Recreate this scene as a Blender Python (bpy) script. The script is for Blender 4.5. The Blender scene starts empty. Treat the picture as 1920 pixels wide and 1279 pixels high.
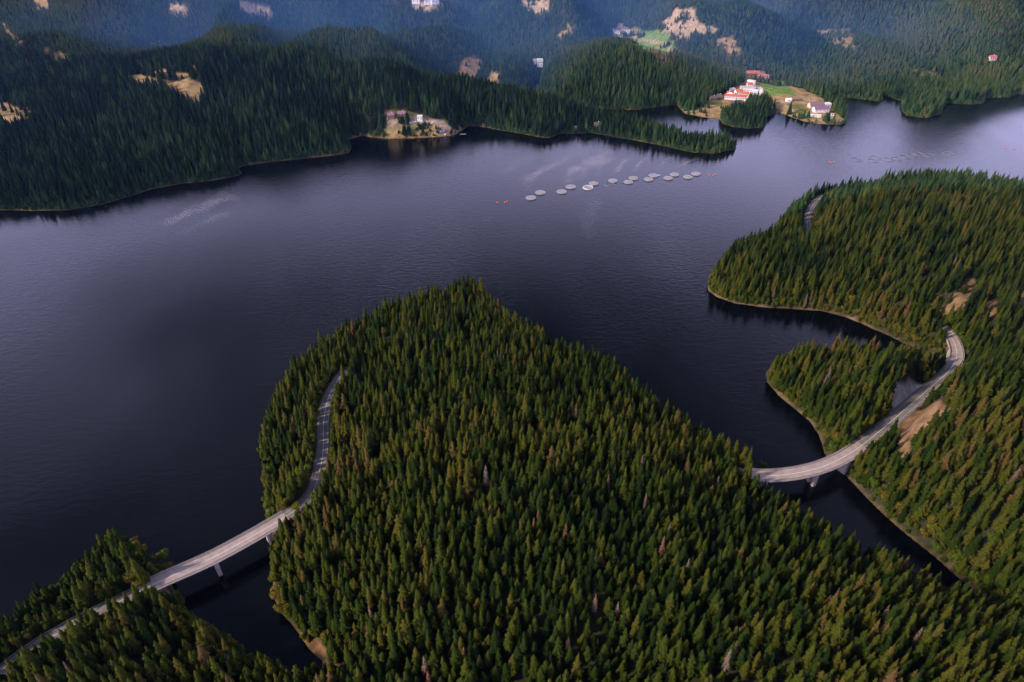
import bpy, bmesh, math, random
import numpy as np
from mathutils import Vector, Matrix

# ---------------------------------------------------------------- camera, sky, sun, exposure
S = bpy.context.scene
COL = S.collection
R = math.radians
CAM_H, PITCH, FPX = 375.0, R(35.5), 1280.0
cd = bpy.data.cameras.new('camera'); cam = bpy.data.objects.new('camera', cd); COL.objects.link(cam)
cd.sensor_width = 36; cd.lens = 24.0; cd.clip_start = 1.0; cd.clip_end = 20000
cam.location = (0, 0, CAM_H); cam.rotation_euler = (R(90) - PITCH, 0, 0)
S.camera = cam

SUN_EL, SUN_AZ = R(30), R(-112)          # azimuth clockwise from +Y; light comes from the left, a little behind the viewer
w = bpy.data.worlds.new('World'); S.world = w; w.use_nodes = True
nt = w.node_tree; nt.nodes.clear()
def N(t, kind, **kw):
    n = t.nodes.new(kind)
    for k, v in kw.items(): setattr(n, k, v)
    return n
wo = N(nt, 'ShaderNodeOutputWorld'); bg = N(nt, 'ShaderNodeBackground')
sky = N(nt, 'ShaderNodeTexSky', sky_type='NISHITA'); sky.sun_disc = False
sky.sun_elevation = SUN_EL; sky.sun_rotation = SUN_AZ; sky.air_density = 1.2; sky.dust_density = 2.0; sky.ozone_density = 3.0
tc = N(nt, 'ShaderNodeTexCoord'); mp = N(nt, 'ShaderNodeMapping'); mp.inputs['Scale'].default_value = (1.2, 1.2, 4.0)
mp.inputs['Location'].default_value = (0.35, 0.2, 0.1)
cn = N(nt, 'ShaderNodeTexNoise'); cn.inputs['Scale'].default_value = 2.2; cn.inputs['Detail'].default_value = 4; cn.inputs['Roughness'].default_value = 0.5
cr = N(nt, 'ShaderNodeValToRGB'); cr.color_ramp.elements[0].position = 0.38; cr.color_ramp.elements[1].position = 0.68
# cloud cover: thicker towards the horizon
sx = N(nt, 'ShaderNodeSeparateXYZ'); mr = N(nt, 'ShaderNodeMapRange'); mr.inputs[1].default_value = 0.22; mr.inputs[2].default_value = 0.62
mr.inputs[3].default_value = 1.0; mr.inputs[4].default_value = 0.0
mu = N(nt, 'ShaderNodeMath', operation='MULTIPLY'); ad = N(nt, 'ShaderNodeMath', operation='MULTIPLY_ADD'); ad.inputs[1].default_value = 0.6; ad.inputs[2].default_value = 0.4
mix = N(nt, 'ShaderNodeMix', data_type='RGBA'); mix.inputs[7].default_value = (42.0, 40.0, 66.0, 1)
L = nt.links.new
ab = N(nt, 'ShaderNodeMath', operation='ABSOLUTE'); a2 = N(nt, 'ShaderNodeMath', operation='ADD'); a2.inputs[1].default_value = -0.06; m5 = N(nt, 'ShaderNodeMapRange'); m5.inputs[1].default_value = 0.12; m5.inputs[2].default_value = 0.5; m5.inputs[3].default_value = 0.0; m5.inputs[4].default_value = 1.0
m6 = N(nt, 'ShaderNodeMath', operation='MULTIPLY'); L(sx.outputs['X'], a2.inputs[0]); L(a2.outputs[0], ab.inputs[0]); L(ab.outputs[0], m5.inputs[0])
L(cr.outputs[0], m6.inputs[0]); L(m5.outputs[0], m6.inputs[1])
hb = N(nt, 'ShaderNodeMapRange'); sb = N(nt, 'ShaderNodeMapRange')      # cloud bank near the horizon; patchy cloud higher up to the sides
for n_, v_ in ((hb, (.30, .53, 1.0, .0)), (sb, (.45, .82, .7, .0))):
    for k_ in range(4): n_.inputs[k_ + 1].default_value = v_[k_]
ad.inputs[1].default_value = .3; ad.inputs[2].default_value = .62
L(tc.outputs['Generated'], mp.inputs[0]); L(mp.outputs[0], cn.inputs['Vector']); L(cn.outputs['Fac'], cr.inputs[0])
L(tc.outputs['Generated'], sx.inputs[0]); L(sx.outputs['Z'], hb.inputs[0]); L(sx.outputs['Z'], sb.inputs[0])
L(cr.outputs[0], ad.inputs[0]); L(ad.outputs[0], mu.inputs[0]); L(hb.outputs[0], mu.inputs[1])
m7 = N(nt, 'ShaderNodeMath', operation='MULTIPLY'); L(m6.outputs[0], m7.inputs[0]); L(sb.outputs[0], m7.inputs[1])
mxx = N(nt, 'ShaderNodeMath', operation='MAXIMUM'); L(mu.outputs[0], mxx.inputs[0]); L(m7.outputs[0], mxx.inputs[1])
L(mxx.outputs[0], mix.inputs[0]); L(sky.outputs[0], mix.inputs[6]); L(mix.outputs[2], bg.inputs[0]); L(bg.outputs[0], wo.inputs[0])
bg.inputs[1].default_value = 0.05

sl = bpy.data.lights.new('sun', 'SUN'); so = bpy.data.objects.new('sun', sl); COL.objects.link(so)
sl.energy = 4.4; sl.angle = R(5); sl.color = (1.0, 0.85, 0.64)
sd = Vector((math.sin(SUN_AZ) * math.cos(SUN_EL), math.cos(SUN_AZ) * math.cos(SUN_EL), math.sin(SUN_EL)))
so.rotation_euler = sd.to_track_quat('Z', 'Y').to_euler(); so.location = (-300, -100, 800)
S.view_settings.view_transform = 'Standard'; S.view_settings.look = 'None'; S.view_settings.gamma = 1
S.view_settings.exposure = 0.4
S.cycles.volume_bounces = 0; S.cycles.max_bounces = 4; S.cycles.diffuse_bounces = 2; S.cycles.glossy_bounces = 2
S.cycles.transparent_max_bounces = 8

# ---------------------------------------------------------------- projection helpers (photograph pixel -> world)
SP, CP = math.sin(PITCH), math.cos(PITCH)
def ray(u, v):
    a = (u - 960) / FPX; b = (639.5 - v) / FPX
    return a, CP + b * SP, -SP + b * CP
def PG(u, v, z=0.0):
    a, dy, dz = ray(u, v); t = (z - CAM_H) / dz
    return (a * t, dy * t)
def proj(x, y, z):
    dz = z - CAM_H; dep = y * CP - dz * SP; up = y * SP + dz * CP
    return 960 + FPX * x / dep, 639.5 - FPX * up / dep, dep

rng = np.random.default_rng(7); random.seed(7)
_T = rng.random((256, 256))
def vnoise(x, y):
    xi = np.floor(x).astype(int); yi = np.floor(y).astype(int); fx = x - xi; fy = y - yi
    fx = fx * fx * (3 - 2 * fx); fy = fy * fy * (3 - 2 * fy)
    a = _T[xi & 255, yi & 255]; b = _T[(xi + 1) & 255, yi & 255]; c = _T[xi & 255, (yi + 1) & 255]; d = _T[(xi + 1) & 255, (yi + 1) & 255]
    return (a * (1 - fx) + b * fx) * (1 - fy) + (c * (1 - fx) + d * fx) * fy * 1.0
def fbm(x, y, o=3):
    r = 0; am = 1.0; tt = 0
    for k in range(o):
        r = r + am * vnoise(x * 2 ** k + 17 * k, y * 2 ** k + 31 * k); tt += am; am *= 0.5
    return r / tt * 2 - 1
def sstep(a, b, x):
    t = np.clip((x - a) / (b - a), 0, 1); return t * t * (3 - 2 * t)
def seg_dist(px, py, pts, closed):
    d = np.full(px.shape, 1e9); n = len(pts)
    for i in range(n if closed else n - 1):
        ax, ay = pts[i]; bx, by = pts[(i + 1) % n]
        vx, vy = bx - ax, by - ay; l2 = vx * vx + vy * vy + 1e-9
        t = np.clip(((px - ax) * vx + (py - ay) * vy) / l2, 0, 1)
        d = np.minimum(d, (px - ax - t * vx) ** 2 + (py - ay - t * vy) ** 2)
    return np.sqrt(d)
def inside(px, py, pts):
    r = np.zeros(px.shape, bool); n = len(pts)
    for i in range(n):
        ax, ay = pts[i]; bx, by = pts[(i + 1) % n]
        if ay == by: continue
        c = ((ay > py) != (by > py)) & (px < (bx - ax) * (py - ay) / (by - ay) + ax); r ^= c
    return r
def catmull(pts, step=4.0):
    pts = [Vector(p) for p in pts]; out = []
    P = [pts[0] * 2 - pts[1]] + pts + [pts[-1] * 2 - pts[-2]]
    for i in range(1, len(P) - 2):
        p0, p1, p2, p3 = P[i - 1:i + 3]; n = max(2, int((p2 - p1).length / step))
        for k in range(n):
            t = k / n
            out.append(0.5 * ((2 * p1) + (p2 - p0) * t + (2 * p0 - 5 * p1 + 4 * p2 - p3) * t * t + (3 * p1 - p0 - 3 * p2 + p3) * t ** 3))
    out.append(P[-2]); return out

# ---------------------------------------------------------------- the lake outline (water side), traced at water level
LAKE = [(-700, 470), (-300, 420), (0, 393), (60, 395), (130, 393), (190, 384), (240, 369), (290, 353), (340, 344), (400, 338), (440, 330), (454, 325), (440, 321),
 (450, 312), (500, 304), (560, 298), (620, 291), (652, 287), (657, 280), (650, 262), (680, 254), (700, 257), (730, 260), (780, 258), (820, 256), (848, 254), (862, 247), (872, 239),
 (880, 235), (900, 237), (940, 244), (980, 251), (1010, 257), (1030, 258), (1052, 251), (1110, 249), (1150, 256), (1200, 265), (1250, 275), (1300, 286), (1340, 288), (1378, 280),
 (1380, 273), (1340, 266), (1290, 262), (1240, 248), (1190, 236), (1140, 224), (1090, 213), (1040, 200), (990, 189), (940, 180), (890, 174), (852, 171), (846, 165),
 (856, 160), (900, 161), (950, 166), (985, 168), (996, 162), (1003, 150), (1012, 146), (1012, 158), (1012, 172), (1040, 186), (1080, 196), (1110, 201), (1150, 205), (1200, 206), (1235, 201), (1270, 196), (1276, 203),
 (1284, 213), (1320, 220), (1350, 224), (1356, 232), (1375, 238), (1403, 241), (1430, 239), (1437, 230), (1434, 218), (1450, 214), (1464, 212), (1490, 222), (1510, 228), (1545, 233), (1583, 233),
 (1588, 224), (1580, 207), (1562, 194), (1558, 184), (1600, 184), (1650, 191), (1656, 186), (1652, 179), (1675, 184), (1692, 190), (1690, 204), (1700, 217), (1735, 222), (1762, 214), (1768, 203),
 (1774, 194), (1820, 196), (1844, 193), (1848, 184), (1890, 183), (1908, 177), (1925, 179), (2100, 185), (2800, 200),
 (3000, 420), (2300, 400), (2050, 380), (1920, 366), (1850, 350), (1790, 342), (1730, 340), (1670, 346), (1600, 356), (1545, 368), (1505, 382), (1475, 402), (1455, 425), (1446, 450), (1420, 460),
 (1390, 466), (1362, 484), (1343, 507), (1330, 530), (1330, 545), (1345, 556), (1380, 568), (1430, 575), (1480, 578), (1540, 582), (1580, 592), (1620, 607), (1660, 625), (1700, 645), (1740, 662), (1768, 672), (1800, 690),
 (1806, 705), (1770, 706), (1720, 694), (1660, 684), (1600, 676), (1560, 670), (1515, 668), (1475, 676), (1447, 690), (1438, 700), (1440, 716), (1460, 740), (1490, 765), (1520, 790), (1540, 815), (1550, 848), (1566, 870),
 (1592, 895), (1620, 925), (1660, 965), (1700, 1000), (1740, 1030), (1790, 1075), (1840, 1112), (1870, 1134), (1858, 1156), (1804, 1138), (1734, 1105), (1674, 1070), (1614, 1049), (1555, 1010), (1498, 973), (1450, 945), (1418, 928),
 (1412, 905), (1408, 880), (1375, 858), (1330, 835), (1280, 800), (1232, 772), (1195, 735), (1155, 695), (1105, 672), (1045, 655), (998, 630), (955, 606), (928, 580), (905, 550), (880, 540), (800, 566), (700, 600), (605, 652),
 (566, 685), (536, 725), (507, 775), (493, 820), (486, 842), (495, 872), (502, 910), (500, 945), (506, 985), (512, 1020), (512, 1060), (512, 1090), (515, 1122), (530, 1150), (545, 1166), (562, 1188), (580, 1215),
 (606, 1240), (604, 1262), (575, 1275), (530, 1262), (470, 1235), (425, 1200), (392, 1180), (352, 1148), (332, 1120), (322, 1100), (320, 1080), (300, 1062), (272, 1042), (242, 1018), (208, 1016), (178, 1046), (146, 1080), (100, 1118), (50, 1150), (10, 1182), (-60, 1225), (-300, 1400), (-900, 1700)]
LAKE_W = [PG(u, v) for u, v in LAKE]

# ---------------------------------------------------------------- road centre lines
RZ = 15.0
def path_px(pts, z=RZ): return catmull([(*PG(u, v, z), z) for u, v in pts], 4.0)
road_a = path_px([(-60, 1300), (0, 1262), (60, 1217), (140, 1170), (220, 1130), (300, 1090), (400, 1045), (500, 990), (555, 955), (587, 922), (600, 880), (606, 840), (607, 790), (615, 748), (632, 714), (648, 694)])
road_b = path_px([(1385, 886), (1410, 891), (1450, 892), (1500, 886), (1550, 872), (1600, 846), (1650, 808), (1700, 765), (1750, 722), (1778, 697), (1792, 675), (1793, 655), (1783, 632), (1764, 612), (1748, 600)])
road_c = path_px([(1522, 462), (1516, 440), (1514, 415), (1518, 395), (1530, 378), (1552, 365), (1585, 356)], 16.0)
ROADS = [[(p.x, p.y) for p in r] for r in (road_a, road_b, road_c)]

# ---------------------------------------------------------------- hills: (position, height, radii, rotation)
HILLS = []
def hp(u, v, h, sx_, sy_, rot=0): x, y = PG(u, v, h); HILLS.append((x, y, h, sx_, sy_, R(rot)))
def hc(u, v, Y, sx_, sy_, rot=0, tree=20):           # crest seen (with its trees) at pixel u,v if it stands at depth Y
    a, dy, dz = ray(u, v); t = Y / dy; HILLS.append((a * t, Y, CAM_H + dz * t - tree, sx_, sy_, R(rot)))
hp(1000, 880, 34, 110, 100); hp(1200, 1080, 30, 120, 70); hp(760, 1080, 24, 70, 80); hp(870, 640, 16, 60, 50); hp(1700, 1240, 32, 140, 60)
hp(130, 1280, 26, 70, 40); hp(120, 1130, 14, 40, 30)
hp(1560, 735, 12, 50, 35); hp(1870, 420, 52, 190, 130); hp(1640, 440, 34, 110, 80); hp(1470, 510, 18, 60, 50); hp(1860, 860, 48, 70, 120); hp(1990, 700, 60, 110, 140); hp(1900, 600, 26, 90, 80)
hc(60, 165, 1080, 240, 150, 10); hc(320, 122, 1180, 230, 140, 5); hc(560, 125, 1190, 200, 110, -15); hc(720, 150, 1200, 160, 70, -15); hc(900, 172, 1212, 160, 45, -8); hc(1080, 192, 1165, 120, 45, -25); hc(1220, 236, 1075, 120, 34, -28)
hc(30, 75, 1420, 190, 80, 10); hc(200, 20, 1620, 200, 110, 20); hc(-40, 10, 1650, 200, 100, 0); hc(400, 76, 1400, 110, 70, 50); hc(560, 50, 1450, 150, 75, -8); hc(710, 82, 1420, 90, 60, -15); hc(330, 8, 1800, 160, 90, 0); hc(500, 2, 1850, 140, 90, 20)
hc(825, 78, 1480, 85, 52, 0); hc(950, 116, 1450, 50, 40, -20)
hc(1150, 62, 1400, 140, 80, -8); hc(1110, 130, 1310, 85, 36, 0); hc(1265, 100, 1430, 80, 60, -20)
hc(905, 56, 1680, 110, 70, 20); hc(1062, 40, 1640, 75, 90, 35); hc(660, 26, 1700, 130, 70, -25); hc(760, 6, 2050, 150, 80, 0); hc(890, 12, 1950, 120, 80, 10); hc(1000, 6, 1900, 90, 80, 0); hc(1130, 8, 1800, 110, 70, -10)
hc(1400, 44, 1600, 150, 80, 10); hc(1570, 34, 1560, 150, 90, -10); hc(1760, -50, 1640, 190, 120, 10); hc(1900, 20, 1560, 120, 90, -20); hc(1250, -4, 1900, 160, 90, 0); hc(1480, -10, 1950, 160, 90, 15)
hc(1730, 188, 1265, 36, 40); hc(1395, 195, 1165, 36, 26); hc(1840, 140, 1420, 130, 60, 0); hc(1620, 150, 1390, 90, 50, 10); hc(1500, 130, 1480, 90, 50, -10)

# ---------------------------------------------------------------- polar terrain grid (finer near the viewer)
NR, NA = 820, 760
R0, R1, AMAX = 110.0, 4300.0, R(54)
rr = R0 * (R1 / R0) ** (np.arange(NR) / (NR - 1)); aa = np.linspace(-AMAX, AMAX, NA)
GX = (rr[:, None] * np.sin(aa)[None, :]); GY = (rr[:, None] * np.cos(aa)[None, :])
fx, fy = GX.ravel(), GY.ravel()
SD = seg_dist(fx, fy, LAKE_W, True); SD = np.where(inside(fx, fy, LAKE_W), -SD, SD)
SD = SD + fbm(fx / 22, fy / 22, 2) * 2.2 * np.clip(np.abs(SD) / 6 + 0.35, 0, 1) + 0.6
def interior(x, y):
    acc = np.full(x.shape, (6.0) ** 3.0)
    for (hx, hy, h, s1, s2, ro) in HILLS:
        dx, dy = x - hx, y - hy; c, s = math.cos(ro), math.sin(ro)
        q = ((dx * c + dy * s) / s1) ** 2 + ((-dx * s + dy * c) / s2) ** 2
        acc += (max(h, 2.0) * np.exp(-0.5 * q)) ** 3.0
    base = acc ** (1 / 3.0)
    far = sstep(1380, 1900, y)
    base = base + far * (4 + 14 * fbm(x / 330, y / 330, 3)) + sstep(1900, 3200, y) * 120 + sstep(600, 1500, np.abs(x) - 0.72 * y) * 60
    base = base + sstep(1380, 1700, y) * 92 * (1 - 2.6 * np.abs(fbm(x / 230 + 9, y / 260, 2))) + sstep(950, 1200, y) * sstep(200, -100, x) * 20 * (1 - 2.6 * np.abs(fbm(x / 150 + 3, y / 150, 2))) + 2.4 * fbm(x / 46, y / 46, 3) + 5 * sstep(900, 1100, y) * fbm(x / 90, y / 90, 3)
    return np.maximum(base, 2.5)
land = np.clip(SD, 0, None)
HT = 1.1 * (1 - np.exp(-land / 2.0)) + interior(fx, fy) * (1 - np.exp(-land / 38.0)) + 0.25 * fbm(fx / 5, fy / 5, 2) * np.clip(land / 6, 0, 1)
# the village point is a gently rising shelf
vx, vy = PG(1440, 190, 8)
shelf = np.exp(-0.5 * (((fx - vx) / 120) ** 2 + ((fy - vy) / 90) ** 2) ** 2)
HT = HT * (1 - shelf) + shelf * np.minimum(HT, 3 + 0.05 * np.clip(fy - 1150, 0, 400))
HT = np.where(SD < 0, np.maximum(SD * 0.45, -9), HT)
RD = np.full(fx.shape, 1e9)
for pts in ROADS:
    pa = np.array(pts); m = (fx > pa[:, 0].min() - 60) & (fx < pa[:, 0].max() + 60) & (fy > pa[:, 1].min() - 60) & (fy < pa[:, 1].max() + 60)
    RD[m] = np.minimum(RD[m], seg_dist(fx[m], fy[m], pts, False))
ROAD_Z = 14.4
bl = (1 - sstep(6.5, 24, RD)) * sstep(1.0, 12.0, SD)
HT = HT * (1 - bl) + (ROAD_Z + 0.9 * (fy > 640)) * bl
H2 = HT.reshape(NR, NA); SD2 = SD.reshape(NR, NA); RD2 = RD.reshape(NR, NA)
def samp(G, x, y):
    r = np.hypot(x, y); a = np.arctan2(x, y)
    i = np.clip(np.log(r / R0) / math.log(R1 / R0) * (NR - 1), 0, NR - 1.001); j = np.clip((a + AMAX) / (2 * AMAX) * (NA - 1), 0, NA - 1.001)
    i0 = i.astype(int); j0 = j.astype(int); fi = i - i0; fj = j - j0
    return (G[i0, j0] * (1 - fi) + G[i0 + 1, j0] * fi) * (1 - fj) + (G[i0, j0 + 1] * (1 - fi) + G[i0 + 1, j0 + 1] * fi) * fj
_YS = np.arange(150, 4000, 3.0)
def hit(u, v, up=0.0):                                # world point where the ray of a photo pixel meets the ground raised by `up`
    a, dy, dz = ray(u, v); t = _YS / dy; x = a * t; z = CAM_H + dz * t
    g = np.maximum(samp(H2, x, _YS), 0) + up; k = np.argmax(z < g)
    if z[k] >= g[k]: k = len(_YS) - 1
    if k > 0:
        d0 = z[k - 1] - g[k - 1]; d1 = g[k] - z[k]; f = d0 / (d0 + d1 + 1e-9); y = _YS[k - 1] + 3 * f
    else: y = _YS[0]
    x = a * y / dy; return float(x), float(y), float(max(samp(H2, np.array([x]), np.array([y]))[0], 0))

# ---------------------------------------------------------------- land cover patches: (outline in photo pixels, colour, share of trees left)
TAN, PALE, SOIL, GREEN, GRAVEL, OLIVE, BRN = (.31, .21, .10), (.40, .28, .17), (.20, .11, .06), (.16, .24, .055), (.30, .27, .27), (.13, .13, .05), (.19, .12, .06)
PATCH = [
 ([(232, 142), (262, 138), (300, 128), (345, 121), (370, 122), (373, 140), (382, 165), (380, 186), (352, 190), (335, 168), (300, 156), (255, 160)], TAN, .08),
 ([(-60, 195), (15, 192), (38, 205), (45, 228), (30, 236), (-60, 232)], TAN, .04), ([(45, 200), (75, 215), (60, 235), (40, 232)], BRN, .35),
 ([(2, 40), (20, 52), (36, 72), (22, 70), (2, 58)], TAN, .1), ([(65, -8), (95, -6), (92, 12), (70, 8)], TAN, .25), ([(316, 9), (345, 11), (354, 22), (335, 20)], PALE, .05),
 ([(450, 4), (485, 7), (524, 24), (500, 30), (470, 19), (455, 12)], PALE, .03), ([(92, 95), (125, 97), (130, 106), (105, 104)], TAN, .1),
 ([(272, 72), (322, 76), (315, 88), (285, 82)], BRN, .4), ([(866, 112), (890, 107), (904, 111), (893, 130), (876, 141), (852, 140)], BRN, .03), ([(922, 138), (937, 138), (934, 149), (920, 147)], TAN, .05),
 ([(970, -6), (1030, 0), (1036, 12), (1010, 21), (993, 13), (972, 8)], PALE, .15), ([(1040, 62), (1085, 44), (1092, 52), (1050, 68)], TAN, .4),
 ([(1166, 58), (1200, 55), (1250, 63), (1262, 80), (1255, 91), (1215, 83), (1190, 76), (1172, 67)], GREEN, .0),
 ([(1238, 34), (1262, 38), (1274, 60), (1250, 52)], PALE, .2), ([(1276, 44), (1300, 36), (1340, 48), (1358, 54), (1320, 62), (1290, 62)], PALE, .08), ([(1262, 14), (1302, 17), (1292, 29), (1264, 26)], PALE, .15),
 ([(1338, 70), (1382, 66), (1386, 90), (1366, 106), (1360, 92), (1342, 82)], TAN, .1), ([(1222, 92), (1262, 94), (1262, 106), (1226, 108)], BRN, .35), ([(1225, 112), (1268, 108), (1262, 122), (1235, 122)], BRN, .35),
 ([(1530, 40), (1545, 54), (1580, 55), (1613, 62), (1600, 82), (1560, 80), (1540, 64)], TAN, .22), ([(1700, 131), (1740, 131), (1762, 146), (1718, 150)], OLIVE, .2),
 ([(1845, 104), (1870, 104), (1872, 113), (1842, 113)], SOIL, .05), ([(1148, 50), (1190, 52), (1192, 64), (1150, 66)], TAN, .02),
 ([(770, -4), (830, -4), (828, 8), (775, 7)], PALE, .3),
 ([(1278, 205), (1300, 203), (1325, 200), (1330, 190), (1345, 180), (1365, 176), (1390, 158), (1398, 138), (1430, 138), (1442, 152), (1500, 165), (1530, 178), (1548, 192), (1570, 203), (1590, 226), (1560, 237), (1500, 230), (1462, 213), (1440, 192), (1412, 190), (1398, 202), (1352, 224), (1320, 224), (1283, 216)], TAN, .0),
 ([(1424, 162), (1463, 153), (1494, 172), (1490, 179), (1440, 178)], GREEN, .0), ([(1462, 193), (1505, 196), (1520, 214), (1492, 215)], OLIVE, .0), ([(1323, 190), (1350, 190), (1360, 200), (1327, 197)], OLIVE, .0),
 ([(1468, 188), (1530, 182), (1530, 192), (1480, 194)], PALE, .0), ([(1540, 225), (1575, 226), (1580, 231), (1545, 232)], GRAVEL, .0),
 ([(720, 242), (735, 232), (755, 231), (790, 220), (815, 222), (850, 234), (870, 238), (864, 250), (830, 257), (760, 260), (726, 259)], OLIVE, .0), ([(724, 245), (748, 236), (760, 240), (762, 260), (730, 260)], TAN, .0), ([(806, 234), (818, 234), (826, 244), (812, 248), (806, 243)], TAN, 0),
 ([(716, 206), (742, 210), (744, 219), (720, 218)], TAN, .0), ([(772, 246), (830, 246), (832, 257), (772, 258)], TAN, 0), ([(820, 238), (848, 238), (864, 250), (838, 257), (822, 252)], SOIL, .0), ([(725, 215), (765, 211), (800, 216), (800, 226), (725, 226)], OLIVE, .0),
 ([(1752, 560), (1775, 549), (1800, 533), (1812, 518), (1828, 518), (1820, 548), (1800, 562), (1770, 565)], BRN, .1), ([(1838, 560), (1870, 560), (1870, 573), (1842, 572)], BRN, .05), ([(1903, 543), (1935, 541), (1935, 567), (1905, 563)], BRN, .05),
 ([(1676, 724), (1706, 712), (1748, 718), (1716, 750), (1686, 782), (1672, 770)], (.42, .37, .37), .0),
 ([(1672, 797), (1690, 783), (1725, 768), (1775, 764), (1806, 764), (1794, 784), (1757, 795), (1728, 800), (1722, 814), (1704, 820), (1700, 862), (1682, 852), (1688, 818), (1678, 810)], (.22, .13, .068), .0),
 ([(1690, 818), (1702, 818), (1704, 862), (1684, 858)], BRN, .0),
 ([(714, 634), (760, 632), (762, 650), (718, 648)], BRN, .0), ([(572, 1192), (600, 1205), (646, 1255), (620, 1268), (590, 1235), (568, 1214)], SOIL, .15)]
TRACKS = [([(1255, 92), (1285, 101), (1330, 118), (1352, 126), (1385, 132), (1400, 140), (1404, 152), (1420, 165), (1434, 180), (1470, 183), (1510, 192), (1530, 203)], 3.2, PALE),
 ([(1190, 70), (1215, 75), (1255, 88)], 2.6, PALE), ([(1165, 45), (1160, 52), (1185, 62)], 5, PALE), ([(1325, 197), (1345, 202), (1385, 204)], 2.5, PALE), ([(1466, 192), (1490, 210)], 2.2, PALE), ([(0, 222), (25, 225), (38, 229)], 2.2, PALE),
 ([(728, 229), (747, 229), (790, 224), (815, 228), (845, 242), (860, 250)], 2.4, (.3, .22, .17))]
LC = np.zeros((fx.size, 3)); LC[:] = (.030, .030, .015)
keep = np.ones(fx.size)
wob = (3.2 + 7 * sstep(1000, 1500, fy)) * fbm(fx / 14, fy / 14, 3) + 9 * sstep(1000, 1500, fy) * fbm(fx / 45, fy / 45, 2)
for pts, colr, k in PATCH:
    vc = sum(p_[1] for p_ in pts) / len(pts); uc = sum(p_[0] for p_ in pts) / len(pts)
    if vc < 170 and not (uc > 1300 and vc > 125): pts = [(u, v + ((15 if colr is GREEN else 7) if v > vc else 1)) for u, v in pts]
    if 510 < vc < 600: pts = [(u, v + (24 if v > vc else 4)) for u, v in pts]
    W3 = [hit(u, v)[:2] for u, v in pts]; pa = np.array(W3)
    m = (fx > pa[:, 0].min() - 15) & (fx < pa[:, 0].max() + 15) & (fy > pa[:, 1].min() - 15) & (fy < pa[:, 1].max() + 15) & (SD > 0)
    if not m.any(): continue
    x, y = fx[m], fy[m]; d = seg_dist(x, y, W3, True); d = np.where(inside(x, y, W3), d, -d) + wob[m]
    f = sstep(-1.5, 1.5, d)[:, None]; LC[m] = LC[m] * (1 - f) + np.array(colr) * f
    keep[m] = np.where(d > -1.0, np.minimum(keep[m], k), keep[m])
for pts, hw, colr in TRACKS:
    W3 = [hit(u, v)[:2] for u, v in pts]; pa = np.array(W3)
    m = (fx > pa[:, 0].min() - 15) & (fx < pa[:, 0].max() + 15) & (fy > pa[:, 1].min() - 15) & (fy < pa[:, 1].max() + 15) & (SD > 0)
    d = seg_dist(fx[m], fy[m], W3, False); f = (1 - sstep(hw, hw + 2.5, d))[:, None]
    LC[m] = LC[m] * (1 - f) + np.array(colr) * f; keep[m] = np.where(d < hw + 2.5, 0, keep[m])
# bare drawdown bank along the water line, road verges
f = ((1 - sstep(.5, 2.0, SD + 2.2 * fbm(fx / 30, fy / 30, 2))) * (SD > -3) * (.35 + .65 * sstep(-.3, .3, fbm(fx / 18 + 3, fy / 18, 3))))[:, None] * 0.9; LC = LC * (1 - f) + np.array((.15, .10, .055)) * f
f = ((1 - sstep(4.6, 7.0, RD)) * (SD > 3))[:, None] * 0.8; LC = LC * (1 - f) + np.array((.16, .12, .08)) * f
KEEP2 = keep.reshape(NR, NA)

# ---------------------------------------------------------------- mesh / material / tagging helpers
MATS = {}
def mat(name, col, rough=0.8, var=0.0, scale=1.0, metal=0.0, spec=0.3, emit=None):
    if name in MATS: return MATS[name]
    m = bpy.data.materials.new(name); m.use_nodes = True; t = m.node_tree; b = t.nodes['Principled BSDF']
    b.inputs['Base Color'].default_value = (*col, 1); b.inputs['Roughness'].default_value = rough; b.inputs['Metallic'].default_value = metal
    b.inputs['Specular IOR Level'].default_value = spec
    if var > 0:
        g = N(t, 'ShaderNodeNewGeometry'); n = N(t, 'ShaderNodeTexNoise'); n.inputs['Scale'].default_value = scale; n.inputs['Detail'].default_value = 5
        r_ = N(t, 'ShaderNodeMapRange'); r_.inputs[1].default_value = .3; r_.inputs[2].default_value = .7; r_.inputs[3].default_value = 1 - var; r_.inputs[4].default_value = 1 + var
        x = N(t, 'ShaderNodeMix', data_type='RGBA', blend_type='MULTIPLY'); x.inputs[0].default_value = 1; x.inputs[6].default_value = (*col, 1)
        t.links.new(g.outputs['Position'], n.inputs['Vector']); t.links.new(n.outputs['Fac'], r_.inputs[0]); t.links.new(r_.outputs[0], x.inputs[7]); t.links.new(x.outputs[2], b.inputs['Base Color'])
    MATS[name] = m; return m
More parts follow.
